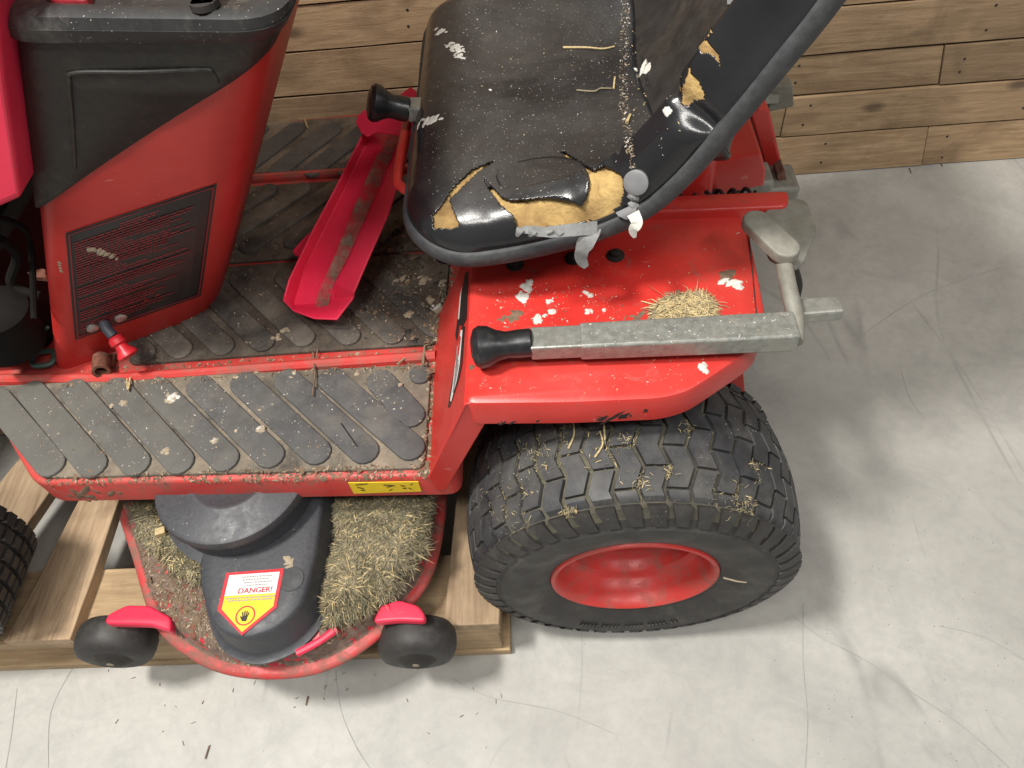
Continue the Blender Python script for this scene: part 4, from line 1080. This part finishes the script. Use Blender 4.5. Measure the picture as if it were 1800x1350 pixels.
for p_ in deck.data.polygons:
    if p_.center.z < ZD - .047: p_.material_index = 2
    elif p_.center.z < ZD - .0335: p_.material_index = 1
so = deck.modifiers.new('s', 'SOLIDIFY'); so.thickness = .003
# clean red strip on the outer lip
bm = bmn(); lip = inset(near + far, -.021)
# belt cover
ZC = .275
bc_top = pz([(352, 975), (350, 1013), (358, 1055), (368, 1084), (385, 1107), (420, 1121), (450, 1118), (492, 1099), (528, 1059), (546, 1004), (556, 960), (566, 880)], ZC)
Pn = [tuple(p)[:2] for p in cat([Vector((x, y, 0)) for x, y in bc_top], 5)]
Pc = Pn + [(Pn[-1][0], .72), (Pn[0][0], .72)]
Pc = Pc if area2(Pc) > 0 else Pc[::-1]
bm = bmn(); rings = []
for ins, z in ((-.016, ZD + .002), (-.016, ZD + .006), (-.009, ZD + .008), (-.006, ZD + .012), (-.001, ZC - .008), (.0005, ZC - .003), (.004, ZC), (.02, ZC + .001)): rings.append([(x, y, z) for x, y in inset(Pc, ins)])
ringbridge(bm, rings, False, True)
bcov = link('belt_cover', bm, 'cover', mow, angle=50)
c1 = Z(395, 880, .325); r1 = (Z(400, 957, .325) - c1).length
c1 = Vector((Z(392, 885, .325).x, Z(400, 957, .325).y + .105, 0))
bm = bmn(); lathe(bm, [(ZC - .004, .112), (ZC, .100), (.300, .097), (.306, .104), (.314, .1055), (.322, .103), (.3245, .098), (.3235, .062), (.3265, .058), (.3265, .052), (.3235, .048), (.323, .0)], c1, (0, 0, 1), 64)
link('pulley_cover', bm, 'cover', bcov, angle=40)
# danger sticker
zs = ZC + .0022
SG = [(398, 1007), (499, 999), (486, 1068), (425, 1117), (382, 1073)]
def sgp(u, v, z=zs):   # u 0..1 across the top edge, v 0..1 down to the shoulder
    tl, tr, br, bl = Vector((400, 1009)), Vector((496, 1002)), Vector((484, 1066)), Vector((385, 1072)); q = (tl * (1 - u) + tr * u) * (1 - v) + (bl * (1 - u) + br * u) * v
    return Z(q.x, q.y, z)
bm = bmn(); q = [Z(x, y, zs) for x, y in SG]; ringbridge(bm, [[p - Vector((0, 0, .0015)) for p in q], q], True, True); sg = link('danger_sticker', bm, 'rprint', bcov, smooth=False)
bm = bmn(); face(bm, [sgp(.04, .04, zs + .0004), sgp(.96, .04, zs + .0004), sgp(.96, .62, zs + .0004), sgp(.04, .62, zs + .0004)]); link('white_field', bm, 'wht', sg, smooth=False)
bm = bmn(); face(bm, [sgp(.04, .62, zs + .0004), sgp(.96, .62, zs + .0004), sgp(.965, .985, zs + .0004), Z(425, 1111, zs + .0004), sgp(.045, .99, zs + .0004)]); link('yellow_field', bm, 'yellow', sg, smooth=False)
def textmesh(body, size, u0, u1, v0, v1, mat, parent, name):
    cu = bpy.data.curves.new('t', 'FONT'); cu.body = body; cu.size = 1; cu.offset = .018; to = bpy.data.objects.new('t', cu); COL.objects.link(to)
    dg = bpy.context.evaluated_depsgraph_get(); me_ = bpy.data.meshes.new_from_object(to.evaluated_get(dg)); bpy.data.objects.remove(to)
    xs = [v.co.x for v in me_.vertices]; ys_ = [v.co.y for v in me_.vertices]; x0, x1, y0, y1 = min(xs), max(xs), min(ys_), max(ys_)
    for v in me_.vertices:
        a = (v.co.x - x0) / (x1 - x0); b = (v.co.y - y0) / (y1 - y0); v.co = sgp(u0 + (u1 - u0) * a, v1 + (v0 - v1) * b, zs + .0009)
    me_.materials.append(M[mat]); o = bpy.data.objects.new(name, me_); COL.objects.link(o); o.parent = parent; return o
textmesh('DANGER!', 1, .27, .88, .43, .58, 'rprint', sg, 'lettering')
bm = bmn(); random.seed(3)
for v0_, a, b in ((.10, .28, .82), (.18, .30, .80), (.26, .34, .84), (.34, .40, .78), (.68, .08, .95), (.75, .12, .90)):
    u = a
    while u < b:
        wl = random.uniform(.02, .05); face(bm, [sgp(u, v0_, zs + .0009), sgp(u + wl, v0_, zs + .0009), sgp(u + wl, v0_ + .04, zs + .0009), sgp(u, v0_ + .04, zs + .0009)]); u += wl + .014
tag(link('small_print', bm, 'gprint', sg, smooth=False), kind='stuff')
hc = Z(431, 1082, zs + .001); bm = bmn()
n = 28
vo_ = [bm.verts.new(hc + Vector((math.cos(2 * math.pi * k / n) * .0125, math.sin(2 * math.pi * k / n) * .0125, 0))) for k in range(n)]; vi = [bm.verts.new(hc + Vector((math.cos(2 * math.pi * k / n) * .0108, math.sin(2 * math.pi * k / n) * .0108, 0))) for k in range(n)]
for i in range(n): bm.faces.new((vo_[i], vo_[(i + 1) % n], vi[(i + 1) % n], vi[i]))
link('symbol_ring', bm, 'rprint', sg, smooth=False)
bm = bmn(); palm = [(-.0032, -.007), (.0024, -.0072), (.0032, -.001), (-.0036, -.0005)]
face(bm, [hc + Vector((x, y, .0002)) for x, y in palm])
for bx, ang, ln in ((-.0030, .22, .0058), (-.0010, .06, .0072), (.0010, -.08, .0068), (.0028, -.25, .0052)):
    d = Vector((-math.sin(ang), math.cos(ang), 0)); s = Vector((d.y, -d.x, 0)) * .00065; b_ = hc + Vector((bx, -.001, .0002)); face(bm, [b_ - s, b_ + s, b_ + s + d * ln, b_ - s + d * ln])
b_ = hc + Vector((-.003, -.005, .0002)); d = Vector((-.55, .8, 0)).normalized(); s = Vector((d.y, -d.x, 0)) * .0008; face(bm, [b_ - s, b_ + s, b_ + s + d * .005, b_ - s + d * .005])
link('hand_symbol', bm, 'blk', sg, smooth=False)
bm = bmn(); lathe(bm, [(0, .0165), (.0008, .0160)], Z(512, 1018, ZC + .001), (0, 0, 1), 28); link('cover_boss', bm, 'piping', bcov)
# anti-scalp wheels and brackets
for cx_px, L in ((206, ((183, 1096), (188, 1080), (222, 1063), (262, 1064), (300, 1085), (300, 1110), (262, 1098))), (734, ((655, 1094), (668, 1064), (700, 1054), (735, 1064), (747, 1080), (746, 1092), (700, 1090)))):
    zc = .150; c = Z(cx_px, 1128, zc)
    bm = bmn(); lathe(bm, [(-.025, .022), (-.0255, .038), (-.023, .046), (-.015, .0515), (-.006, .0535), (.006, .0535), (.015, .0515), (.022, .046), (.024, .030)], c + Vector((0, .000, 0)), (-.03, 1, 0), 40)
    gw = link('gauge_wheel', bm, 'rubber', mow, angle=40)
    bm = bmn(); lathe(bm, [(-.032, .0045), (-.032, .005), (.03, .005)], c, (0, 1, 0), 8); link('axle', bm, 'crumb2', gw)
    bm = bmn(); lathe(bm, [(-.0345, .016), (-.029, .026), (-.026, .03)], c + Vector((0, .003, 0)), (0, 1, 0), 20); link('hub', bm, 'iron', gw)
    bm = bmn(); zz = ZD + .006; slab(bm, roundpoly(pz(L, zz), .006, 3), zz, .013, .003); link('wheel_bracket', bm, 'pink', mow)
# second red ridge piece on deck
bm = bmn(); tube(bm, cat([Z(522, 1148, ZD + .004), Z(560, 1128, ZD + .006), Z(592, 1105, ZD + .006)], 5), [.005] * 8 + [.0055] * 3, 8); link('deck_lip_bar', bm, 'pink', mow)
DT = bvh(deck, 'deck'); CT = bvh(bcov, 'bcov')
# ------------------------------------------------------------------ DRY GRASS HEAPS
def heap(name, poly, zbase, height, nblade, label, edge=.03, mats=('haybed', 'hay', 'hay2', 'straw'), ln=(.004, .014), zt=None, wd=.00045):
    P = pz(poly, zbase + height * .6); bm = bmn()
    xs = [p[0] for p in P]; ys_ = [p[1] for p in P]; x0, x1, y0, y1 = min(xs), max(xs), min(ys_), max(ys_)
    def dist(x, y):
        m_ = 9
        for i in range(len(P)):
            a = Vector(P[i - 1]); b = Vector(P[i]); q = Vector((x, y)); t = max(0, min(1, (q - a).dot(b - a) / max(1e-9, (b - a).length_squared))); m_ = min(m_, (q - a - (b - a) * t).length)
        return m_ if inpoly(x, y, P) else -m_
    def hh(x, y):
        d = dist(x, y) + .008 * noise.noise(Vector((x * 60, y * 60, 0))) + .008 * noise.noise(Vector((x * 22, y * 22, 5)))
        if d <= -.004: return None
        q = min(1, (d + .004) / edge)
        return zbase + height * math.sqrt(max(0, 1 - (1 - q) ** 2)) * (.86 + .25 * noise.noise(Vector((x * 22, y * 22, 3)))) + .004 * noise.noise(Vector((x * 110, y * 110, 8)))
    st = .004; nx = int((x1 - x0) / st) + 3; ny = int((y1 - y0) / st) + 3; V = {}
    for i in range(nx):
        for j in range(ny):
            x = x0 - st + i * st; y = y0 - st + j * st; h_ = hh(x, y)
            if h_ is not None: V[i, j] = bm.verts.new((x, y, h_))
    for (i, j), v in list(V.items()):
        if (i + 1, j) in V and (i, j + 1) in V and (i + 1, j + 1) in V: bm.faces.new((v, V[i + 1, j], V[i + 1, j + 1], V[i, j + 1]))
    k = 0
    while k < nblade:
        x = random.uniform(x0, x1); y = random.uniform(y0, y1); h_ = hh(x, y)
        if h_ is None: continue
        k += 1; a = random.uniform(0, 6.28); up = random.uniform(-.45, .30) if height > .01 else random.uniform(-.3, .10); L_ = random.uniform(*ln) * (2.2 if random.random() < .04 else 1); w_ = random.uniform(wd * .6, wd * 1.7)
        d = Vector((math.cos(a), math.sin(a), up)).normalized(); s = d.cross(Vector((random.uniform(-1, 1), random.uniform(-1, 1), 1))).normalized() * w_
        p = Vector((x, y, h_ - .002 + random.uniform(0, .004))); bend = Vector((random.uniform(-.3, .3), random.uniform(-.3, .3), -.4)) * L_ * .5
        mid = p + d * L_ * .5; e = p + d * L_ + bend; mi = random.choice((1, 1, 2, 2, 2, 3) if noise.noise(Vector((x * 28, y * 28, 6))) < -.05 else (1, 1, 1, 1, 2, 3))
        v = [bm.verts.new(q) for q in (p - s, p + s, mid + s, mid - s, e)]
        f = bm.faces.new((v[0], v[1], v[2], v[3])); f.material_index = mi; f = bm.faces.new((v[3], v[2], v[4])); f.material_index = mi
    o = link(name, bm, list(mats), None, angle=180); tag(o, label, 'dry grass', kind='stuff'); return o
heap('grass_clippings', [(588, 872), (752, 866), (748, 900), (744, 950), (722, 985), (700, 1010), (690, 1030), (650, 1055), (610, 1075), (570, 1092), (566, 1050), (574, 985), (590, 940), (580, 905)], ZD, .044, 32000, 'thick mat of dry grass clippings heaped on the mower deck right of the danger sticker', edge=.045)
heap('grass_clippings', [(232, 884), (276, 884), (285, 905), (320, 940), (342, 962), (346, 990), (350, 1030), (330, 1020), (300, 995), (272, 972), (252, 950)], ZD, .022, 8000, 'thin patch of dry grass clippings on the mower deck left of the round black cover', edge=.03)
FT = bvh(fender, 'fender'); PTt = bvh(plate, 'plate')
LT = bvh(lever, 'lever')
heap('grass_clippings', [(1150, 548), (1172, 528), (1200, 517), (1232, 517), (1252, 535), (1258, 552), (1230, 562), (1160, 560)], ZT, .0035, 2600, 'small nest of pale straw caught against the galvanised bar on the red fender', edge=.02, mats=('hay', 'straw', 'hay', 'straw'), ln=(.008, .020), wd=.0004)
# droppings on the fender
ondrop([(926, 505, .007, .009, .2), (918, 522, .007, .008, 0), (931, 496, .005, .004, 0), (966, 530, .005, .003, 0), (970, 548, .005, .004, .3), (958, 555, .004, .003, 0), (945, 562, .006, .006, 0), (1030, 515, .003, .006, 0), (1038, 520, .004, .003, 0), (1034, 548, .006, .003, 0), (1290, 498, .011, .004, -.5), (1272, 494, .009, .004, -.3), (1298, 504, .006, .005, 0), (1236, 645, .006, .005, 0), (1240, 652, .004, .004, 0), (1062, 545, .003, .003, 0)], [FT], 'dropping', 'white', fender, hh=.0022)
ondrop([(905, 555, .012, .006, .2), (885, 560, .008, .003, .5), (1278, 485, .012, .008, .5), (1120, 560, .02, .004, .1), (830, 645, .0035, .0035, 0)], [FT], 'mud_patch', 'crumb', fender, hh=.001)
tag(scatter([(840, 480), (1300, 400), (1335, 560), (1250, 660), (1130, 690), (830, 700)], 300, [FT], (.0004, .0012), 'fender_debris', ['white', 'crumb2', 'crumb', 'straw'], fender), kind='stuff')
tag(scatter([(870, 505), (1100, 500), (1100, 570), (880, 590)], 110, [FT], (.0005, .0014), 'fender_debris', ['white', 'crumb2', 'crumb'], fender), kind='stuff')
tag(scatter([(935, 565), (1385, 545), (1400, 600), (935, 620)], 170, [LT], (.0004, .0012), 'lever_debris', ['white', 'crumb2'], lever), kind='stuff')
# debris on the mats
mats_ = [o for o in mow.children if o.name.startswith('foot_mat')]
MT = [bvh(o) for o in mats_] + [bvh(c) for o in mats_ for c in o.children] + [PTt]
tag(scatter([(745, 600), (790, 470), (808, 480), (790, 640), (770, 835), (735, 838), (755, 700)], 620, MT, (.0012, .0042), 'mat_debris', ['crumb', 'crumb', 'crumb2', 'hay2'], plate, clump=False), kind='stuff')
tag(scatter([(130, 655), (230, 645), (760, 615), (765, 650), (250, 675), (100, 680)], 520, MT, (.0008, .0028), 'mat_debris', ['crumb', 'crumb', 'crumb2', 'hay2'], plate), kind='stuff')
tag(scatter([(80, 838), (750, 815), (750, 850), (80, 860)], 620, MT, (.0006, .0024), 'mat_debris', ['crumb', 'crumb', 'crumb2', 'hay2'], plate), kind='stuff')
tag(scatter([(20, 690), (740, 650), (745, 820), (100, 835)], 520, MT, (.0004, .0014), 'mat_debris', ['crumb2', 'crumb', 'white', 'crumb2'], plate), kind='stuff')
tag(scatter([(660, 390), (780, 380), (790, 600), (640, 600), (610, 560)], 620, MT, (.0005, .0024), 'mat_debris', ['crumb', 'crumb2', 'crumb', 'crumb', 'hay2'], plate), kind='stuff')
tag(scatter([(400, 230), (640, 210), (600, 600), (240, 620)], 260, MT, (.0007, .002), 'mat_debris', ['crumb', 'crumb2'], plate), kind='stuff')
ondrop([(303, 700, .010, .007, .2), (218, 709, .006, .004, .3), (378, 775, .006, .004, 0), (290, 792, .006, .005, 0), (457, 753, .007, .005, 0), (770, 545, .014, .007, 0), (758, 528, .006, .005, 0), (718, 552, .007, .005, 0), (451, 655, .004, .004, 0), (627, 657, .004, .004, 0), (488, 592, .008, .004, .8), (500, 580, .006, .004, 0), (448, 142 + 0, .003, .003, 0), (707, 490, .012, .004, .2), (745, 492, .010, .006, .2), (776, 497, .008, .005, .2)], MT, 'dropping', 'crumb2', plate, hh=.0025)
ondrop([(303, 698, .009, .006, .2), (378, 775, .004, .003, 0), (457, 753, .005, .003, 0), (768, 542, .010, .005, 0)], MT, 'dropping', 'white', plate, hh=.004)
straw([(552, 660), (556, 640), (560, 615)], MT, .0014, 'crumb', plate, off=.004); straw([(552, 625), (556, 660), (551, 700)], MT, .0016, 'crumb', plate, off=.006)
straw([(700, 645), (730, 620)], MT, .0015, 'hay', plate, off=.006); straw([(745, 645), (748, 612)], MT, .002, 'hay', plate, off=.006); straw([(536, 212), (542, 228)], MT, .002, 'straw', plate, off=.004); straw([(232, 668), (228, 690), (226, 660)], MT, .0015, 'straw', plate, off=.005)
straw([(600, 745), (628, 785)], MT, .0009, 'blk', plate, off=.001)
def clods(poly, n, trees, size, name, mats, parent, hh=.35):
    bm = bmn(); xs = [p[0] for p in poly]; ys_ = [p[1] for p in poly]; c = 0; tr = 0
    while c < n and tr < n * 20:
        tr += 1; x = random.uniform(min(xs), max(xs)); y = random.uniform(min(ys_), max(ys_))
        if not inpoly(x, y, poly) or noise.noise(Vector((x * .02, y * .02, 9))) < random.uniform(-.4, .3): continue
        q = hit(x, y, trees)
        if not q or q[1].z < .3: continue
        r_ = random.uniform(*size) * random.uniform(.4, 1); blob(bm, q[0], q[1], r_, r_ * random.uniform(.4, 1), r_ * hh, random.random() * 6, seg=9, mi=random.randrange(len(mats)), rough=.5, rings=2); c += 1
    return tag(link(name, bm, mats, parent, angle=50), kind='stuff')
clods([(655, 400), (770, 390), (795, 470), (785, 600), (640, 600), (620, 560)], 230, MT, (.002, .009), 'mat_clods', ['crumb', 'iron', 'mat2', 'mat2'], plate)
clods([(748, 640), (778, 600), (790, 640), (772, 830), (742, 838), (752, 700)], 170, MT, (.002, .008), 'mat_clods', ['crumb', 'crumb', 'crumb2'], plate)
clods([(130, 650), (760, 612), (765, 650), (120, 680)], 120, MT, (.0015, .006), 'mat_clods', ['crumb', 'crumb', 'crumb2'], plate, .2)
clods([(80, 838), (750, 818), (750, 846), (80, 858)], 160, MT, (.0015, .006), 'mat_clods', ['crumb', 'crumb'], plate, .15)
clods([(20, 690), (740, 650), (745, 820), (100, 835)], 60, MT, (.001, .005), 'mat_clods', ['crumb', 'crumb2'], plate, .2)
clods([(240, 960), (350, 1010), (400, 1130), (560, 1125), (680, 1050), (620, 1110), (540, 1150), (420, 1160), (320, 1110), (265, 1050)], 260, [DT], (.002, .008), 'deck_clods', ['crumb', 'crumb', 'rust'], deck, .25)
# debris on the deck and covers
tag(scatter([(240, 960), (350, 1000), (400, 1130), (560, 1125), (680, 1050), (620, 1110), (540, 1165), (420, 1170), (320, 1120), (265, 1050)], 1300, [DT], (.0007, .0026), 'deck_debris', ['crumb', 'crumb', 'hay2', 'crumb2'], deck, clump=False), kind='stuff')
ondrop([(507, 985, .005, .010, 0), (492, 1012, .002, .002, 0)], [CT], 'dropping', 'crumb2', bcov)
pc_ = hit(297, 948, [DT]); bm = bmn(); box(bm, pc_[0] + Vector((0, 0, .025)), (.014, .011, .009), .3); link('wood_chip', bm, 'straw', deck, bevel=.001)
tag(scatter([(275, 895), (560, 890), (560, 960), (540, 1080), (430, 1110), (360, 1050)], 40, [CT] + [bvh(c) for c in bcov.children if c.name.startswith('pulley')], (.0004, .0012), 'cover_debris', ['white', 'crumb2'], bcov), kind='stuff')
# grass caught in the tyre tread
TT = bvh(ty, 'ty'); bm = bmn(); random.seed(21)
spots = [(985, 770, 25), (920, 850, 26), (915, 800, 22), (960, 810, 18), (1060, 790, 26), (1125, 850, 20), (1290, 880, 28), (1310, 885, 22), (905, 900, 26), (1205, 750, 10), (1100, 775, 14), (940, 790, 16), (880, 880, 26), (1000, 900, 10), (1180, 830, 10), (1330, 820, 12)]
for sx, sy, rad in spots:
    for k in range(170):
        x = random.gauss(sx, rad * .7); y = random.gauss(sy, rad * .6); q = hit(x, y, [TT])
        if not q: continue
        al = math.hypot(q[0].x - WC.x, q[0].z - WC.z)
        if al > prof_r(min(.1, abs(q[0].y - WY))) + .0045 and random.random() > .12: continue
        a = random.uniform(0, 6.28); n_ = q[1]; u = n_.orthogonal().normalized(); u = Matrix.Rotation(a, 3, n_) @ u; s = n_.cross(u) * random.uniform(.0002, .0006); L_ = random.uniform(.003, .009)
        p = q[0] + n_ * .0008; e = p + u * L_ + n_ * random.uniform(0, .003); mid = (p + e) / 2 + n_ * .0015; mi = random.choice((0, 0, 1, 2))
        v = [bm.verts.new(t) for t in (p - s, p + s, mid + s, mid - s, e)]
        f = bm.faces.new((v[0], v[1], v[2], v[3])); f.material_index = mi; f = bm.faces.new((v[3], v[2], v[4])); f.material_index = mi
tag(link('caught_grass', bm, ['hay', 'hay2', 'straw'], wheel, angle=180), kind='stuff')
for P_ in ([(1000, 790), (1010, 765), (1008, 740)], [(1046, 805), (1060, 782), (1055, 760)], [(1062, 745), (1064, 775)]): straw(P_, [TT], .0013, 'straw', wheel)
# ------------------------------------------------------------------ LOOSE RED CHANNEL
# U-channel leaning from the footplate up to the seat front
c_lo = Z(566, 505, ZF + .03); c_hi = Z(678, 215, ZF + .13)
ch = thing('loose_channel', 'loose pinkish-red channel lying at a slant on the dark footplate before the seat', 'channel', tuple(Z(560, 540, ZF)))
ax = (c_hi - c_lo)
def chan_sec(t, k):
    pass
lo = {'L': (530, 490), 'R': (608, 500), 'LB': (545, 478), 'RB': (590, 500)}
# floor of the channel: a quad strip with a centre line, walls raised toward the camera
zl, zh_ = ZF + .028, ZF + .135
def cz(t): return zl + (zh_ - zl) * t
Lf = [(515, 538), (535, 470), (566, 410), (606, 330), (640, 258), (655, 225)]       # floor left edge
Rf = [(588, 528), (590, 500), (616, 445), (652, 362), (688, 270), (708, 222)]       # floor right edge
Lw = [(500, 520), (508, 492), (546, 412), (590, 330), (628, 255), (645, 222)]       # top of left wall
Rw = [(622, 522), (622, 515), (650, 450), (682, 378), (712, 285), (722, 232)]       # top of right wall
T = [0, .12, .32, .58, .85, 1]
bm = bmn(); rows_ = []
for k, t in enumerate(T):
    a, b, c, d = Z(*Lw[k], cz(t) + .020), Z(*Lf[k], cz(t)), Z(*Rf[k], cz(t)), Z(*Rw[k], cz(t) + .024)
    rows_.append([a, b, (b + c) / 2 - Vector((0, 0, .002)), c, d])
vs = [[bm.verts.new(p) for p in r] for r in rows_]
for a, b in zip(vs, vs[1:]):
    for i in range(4): bm.faces.new((a[i], a[i + 1], b[i + 1], b[i]))
# closed near end lip
e = [Z(498, 528, zl + .018), Z(516, 546, zl + .016), Z(552, 560, zl + .014), Z(592, 562, zl + .014), Z(618, 528, zl + .022)]
ev = [bm.verts.new(p) for p in e]
for i in range(4): bm.faces.new((vs[0][i], vs[0][i + 1], ev[i + 1], ev[i]))
cho = link('channel_body', bm, 'pink', ch, angle=25)
s = cho.modifiers.new('s', 'SOLIDIFY'); s.thickness = .003; s.offset = 0; b_ = cho.modifiers.new('b', 'BEVEL'); b_.width = .0012; b_.segments = 2
bm = bmn(); q = [Z(548, 408, cz(.32) + .018), Z(515, 440, cz(.2) + .012), Z(520, 450, cz(.2) + .012), Z(536, 448, cz(.2) + .017)]
q = [Z(572, 388, cz(.36) + .02), Z(540, 412, cz(.3) + .012), Z(514, 440, cz(.22) + .006), Z(518, 448, cz(.2) + .006), Z(532, 452, cz(.18) + .018), Z(550, 410, cz(.3) + .021)]
ringbridge(bm, [q, [p - Vector((0, 0, .003)) for p in q]], True, True); link('tab', bm, 'pink', ch, smooth=False, bevel=.001)
bm = bmn(); zz = zh_ + .02
q = [(628, 205), (640, 192), (658, 200), (680, 185), (700, 168), (722, 152), (732, 160), (730, 210), (722, 240), (660, 232), (645, 240), (634, 232), (625, 215)]
q = [Z(x, y, zz + (235 - y) * .0004) for x, y in q]; ringbridge(bm, [q, [p - Vector((0, -.001, .003)) for p in q]], True, True); link('end_flange', bm, 'pink', ch, smooth=False, bevel=.001)
# dirt streak along the channel floor
bm = bmn(); st = [(566, 540), (578, 500), (600, 455), (636, 372), (672, 288), (696, 235)]
L_, R_ = [], []
for k, (x, y) in enumerate(st):
    t = T[k]; wv = (14, 13, 14, 16, 16, 12)[k]; L_.append(Z(x - wv, y, cz(t) + .0035)); R_.append(Z(x + wv * .7, y, cz(t) + .0035))
va = [bm.verts.new(p) for p in cat(L_, 4)]; vb = [bm.verts.new(p) for p in cat(R_, 4)]
for i in range(len(va) - 1): bm.faces.new((va[i], va[i + 1], vb[i + 1], vb[i]))
def m_dirt():
    t = NT('dirt_film'); c = t.ramp(t.noise(60, 6, .7), .3, .7, (.09, .07, .045), (.26, .22, .16)); a = t.ramp(t.noise(34, 6, .75), .36, .66); t.l(a, t.b.inputs['Alpha']); return t.done(c, .95)
M['dirt'] = m_dirt(); tag(link('dirt_film', bm, 'dirt', ch), kind='stuff')

# ------------------------------------------------------------------ FLOOR MARKS AND GRIT
bm = bmn()
def ribbon(L, w_):
    P = cat([Z(x, y, .0006) for x, y in L], 8); A_, B_ = [], []
    for i, p in enumerate(P):
        d = (P[min(i + 1, len(P) - 1)] - P[max(0, i - 1)]).normalized(); s_ = Vector((-d.y, d.x, 0)) * w_ * .5 * (.35 + .65 * abs(noise.noise(p * 14))) ; A_.append(bm.verts.new(p + s_)); B_.append(bm.verts.new(p - s_))
    for i in range(len(P) - 1): bm.faces.new((A_[i], A_[i + 1], B_[i + 1], B_[i]))
for L in ([(1398, 1085), (1440, 1118), (1520, 1160), (1600, 1215), (1690, 1275), (1775, 1350)], [(1412, 1060), (1412, 1160), (1420, 1260), (1416, 1350)], [(1585, 655), (1600, 700), (1625, 735)],
          [(790, 1190), (860, 1225), (980, 1250), (1080, 1290)], [(590, 1180), (600, 1250), (625, 1310), (650, 1350)], [(130, 1170), (90, 1250), (85, 1350)], [(30, 1210), (20, 1290), (10, 1350)], [(1500, 600), (1620, 520), (1760, 470)], [(1650, 1100), (1730, 1120), (1800, 1160)]):
    ribbon(L, .0018)
tag(link('floor_scratches', bm, simple('floor_scratch', (.30, .295, .275), .8), None, smooth=False), kind='structure')
fl = bpy.data.objects['floor']; FLT = bvh(fl)
bm = bmn(); k = 0; random.seed(31)
while k < 150:
    x = random.uniform(1420, 1800) if random.random() < .75 else random.uniform(0, 1800); y = random.uniform(800, 1350)
    p = Z(x, y, 0); k += 1; r_ = random.uniform(.0006, .0024); blob(bm, p, (0, 0, 1), r_, r_ * .8, .0004, 0, seg=8, rings=1)
tag(link('floor_specks', bm, simple('floor_speck', (.11, .12, .125), .7), None), kind='structure')
bm = bmn(); k = 0
while k < 34:
    x = random.gauss(470, 260); y = random.gauss(1225, 45)
    p = Z(x, y, .0006); k += 1
    if not (0 < x < 1300 and 1150 < y < 1350): continue
    chip(bm, p, (0, 0, 1), random.uniform(.002, .008), random.uniform(.0006, .0012), .0008, random.random() * 6, random.randrange(3))
for x, y, l_ in ((365, 1322, .02), (540, 1232, .014), (1600, 300, .02), (1655, 290, .014)): chip(bm, Z(x, y, .001), (0, 0, 1), l_, .003, .0012, .7, 0)
o = link('fallen_clippings', bm, ['crumb', 'hay', 'hay2'], None, smooth=False); tag(o, 'sparse bits of grass and dirt fallen on the concrete in front of the deck', 'debris', kind='stuff')
ondrop([(1078, 734, .020, .003, 0), (1060, 737, .010, .002, 0), (1098, 731, .010, .003, 0), (900, 743, .006, .002, 0), (884, 744, .007, .002, 0), (945, 740, .004, .002, 0), (1135, 722, .005, .002, 0)], [FT], 'paint_chip', 'iron', fender, hh=.0004)
ondrop([(140, 872, .014, .006, 0), (160, 874, .010, .006, 0), (195, 868, .014, .004, 0), (150, 862, .02, .006, 0)], [PTt], 'mud_patch', 'crumb', plate, hh=.0006)
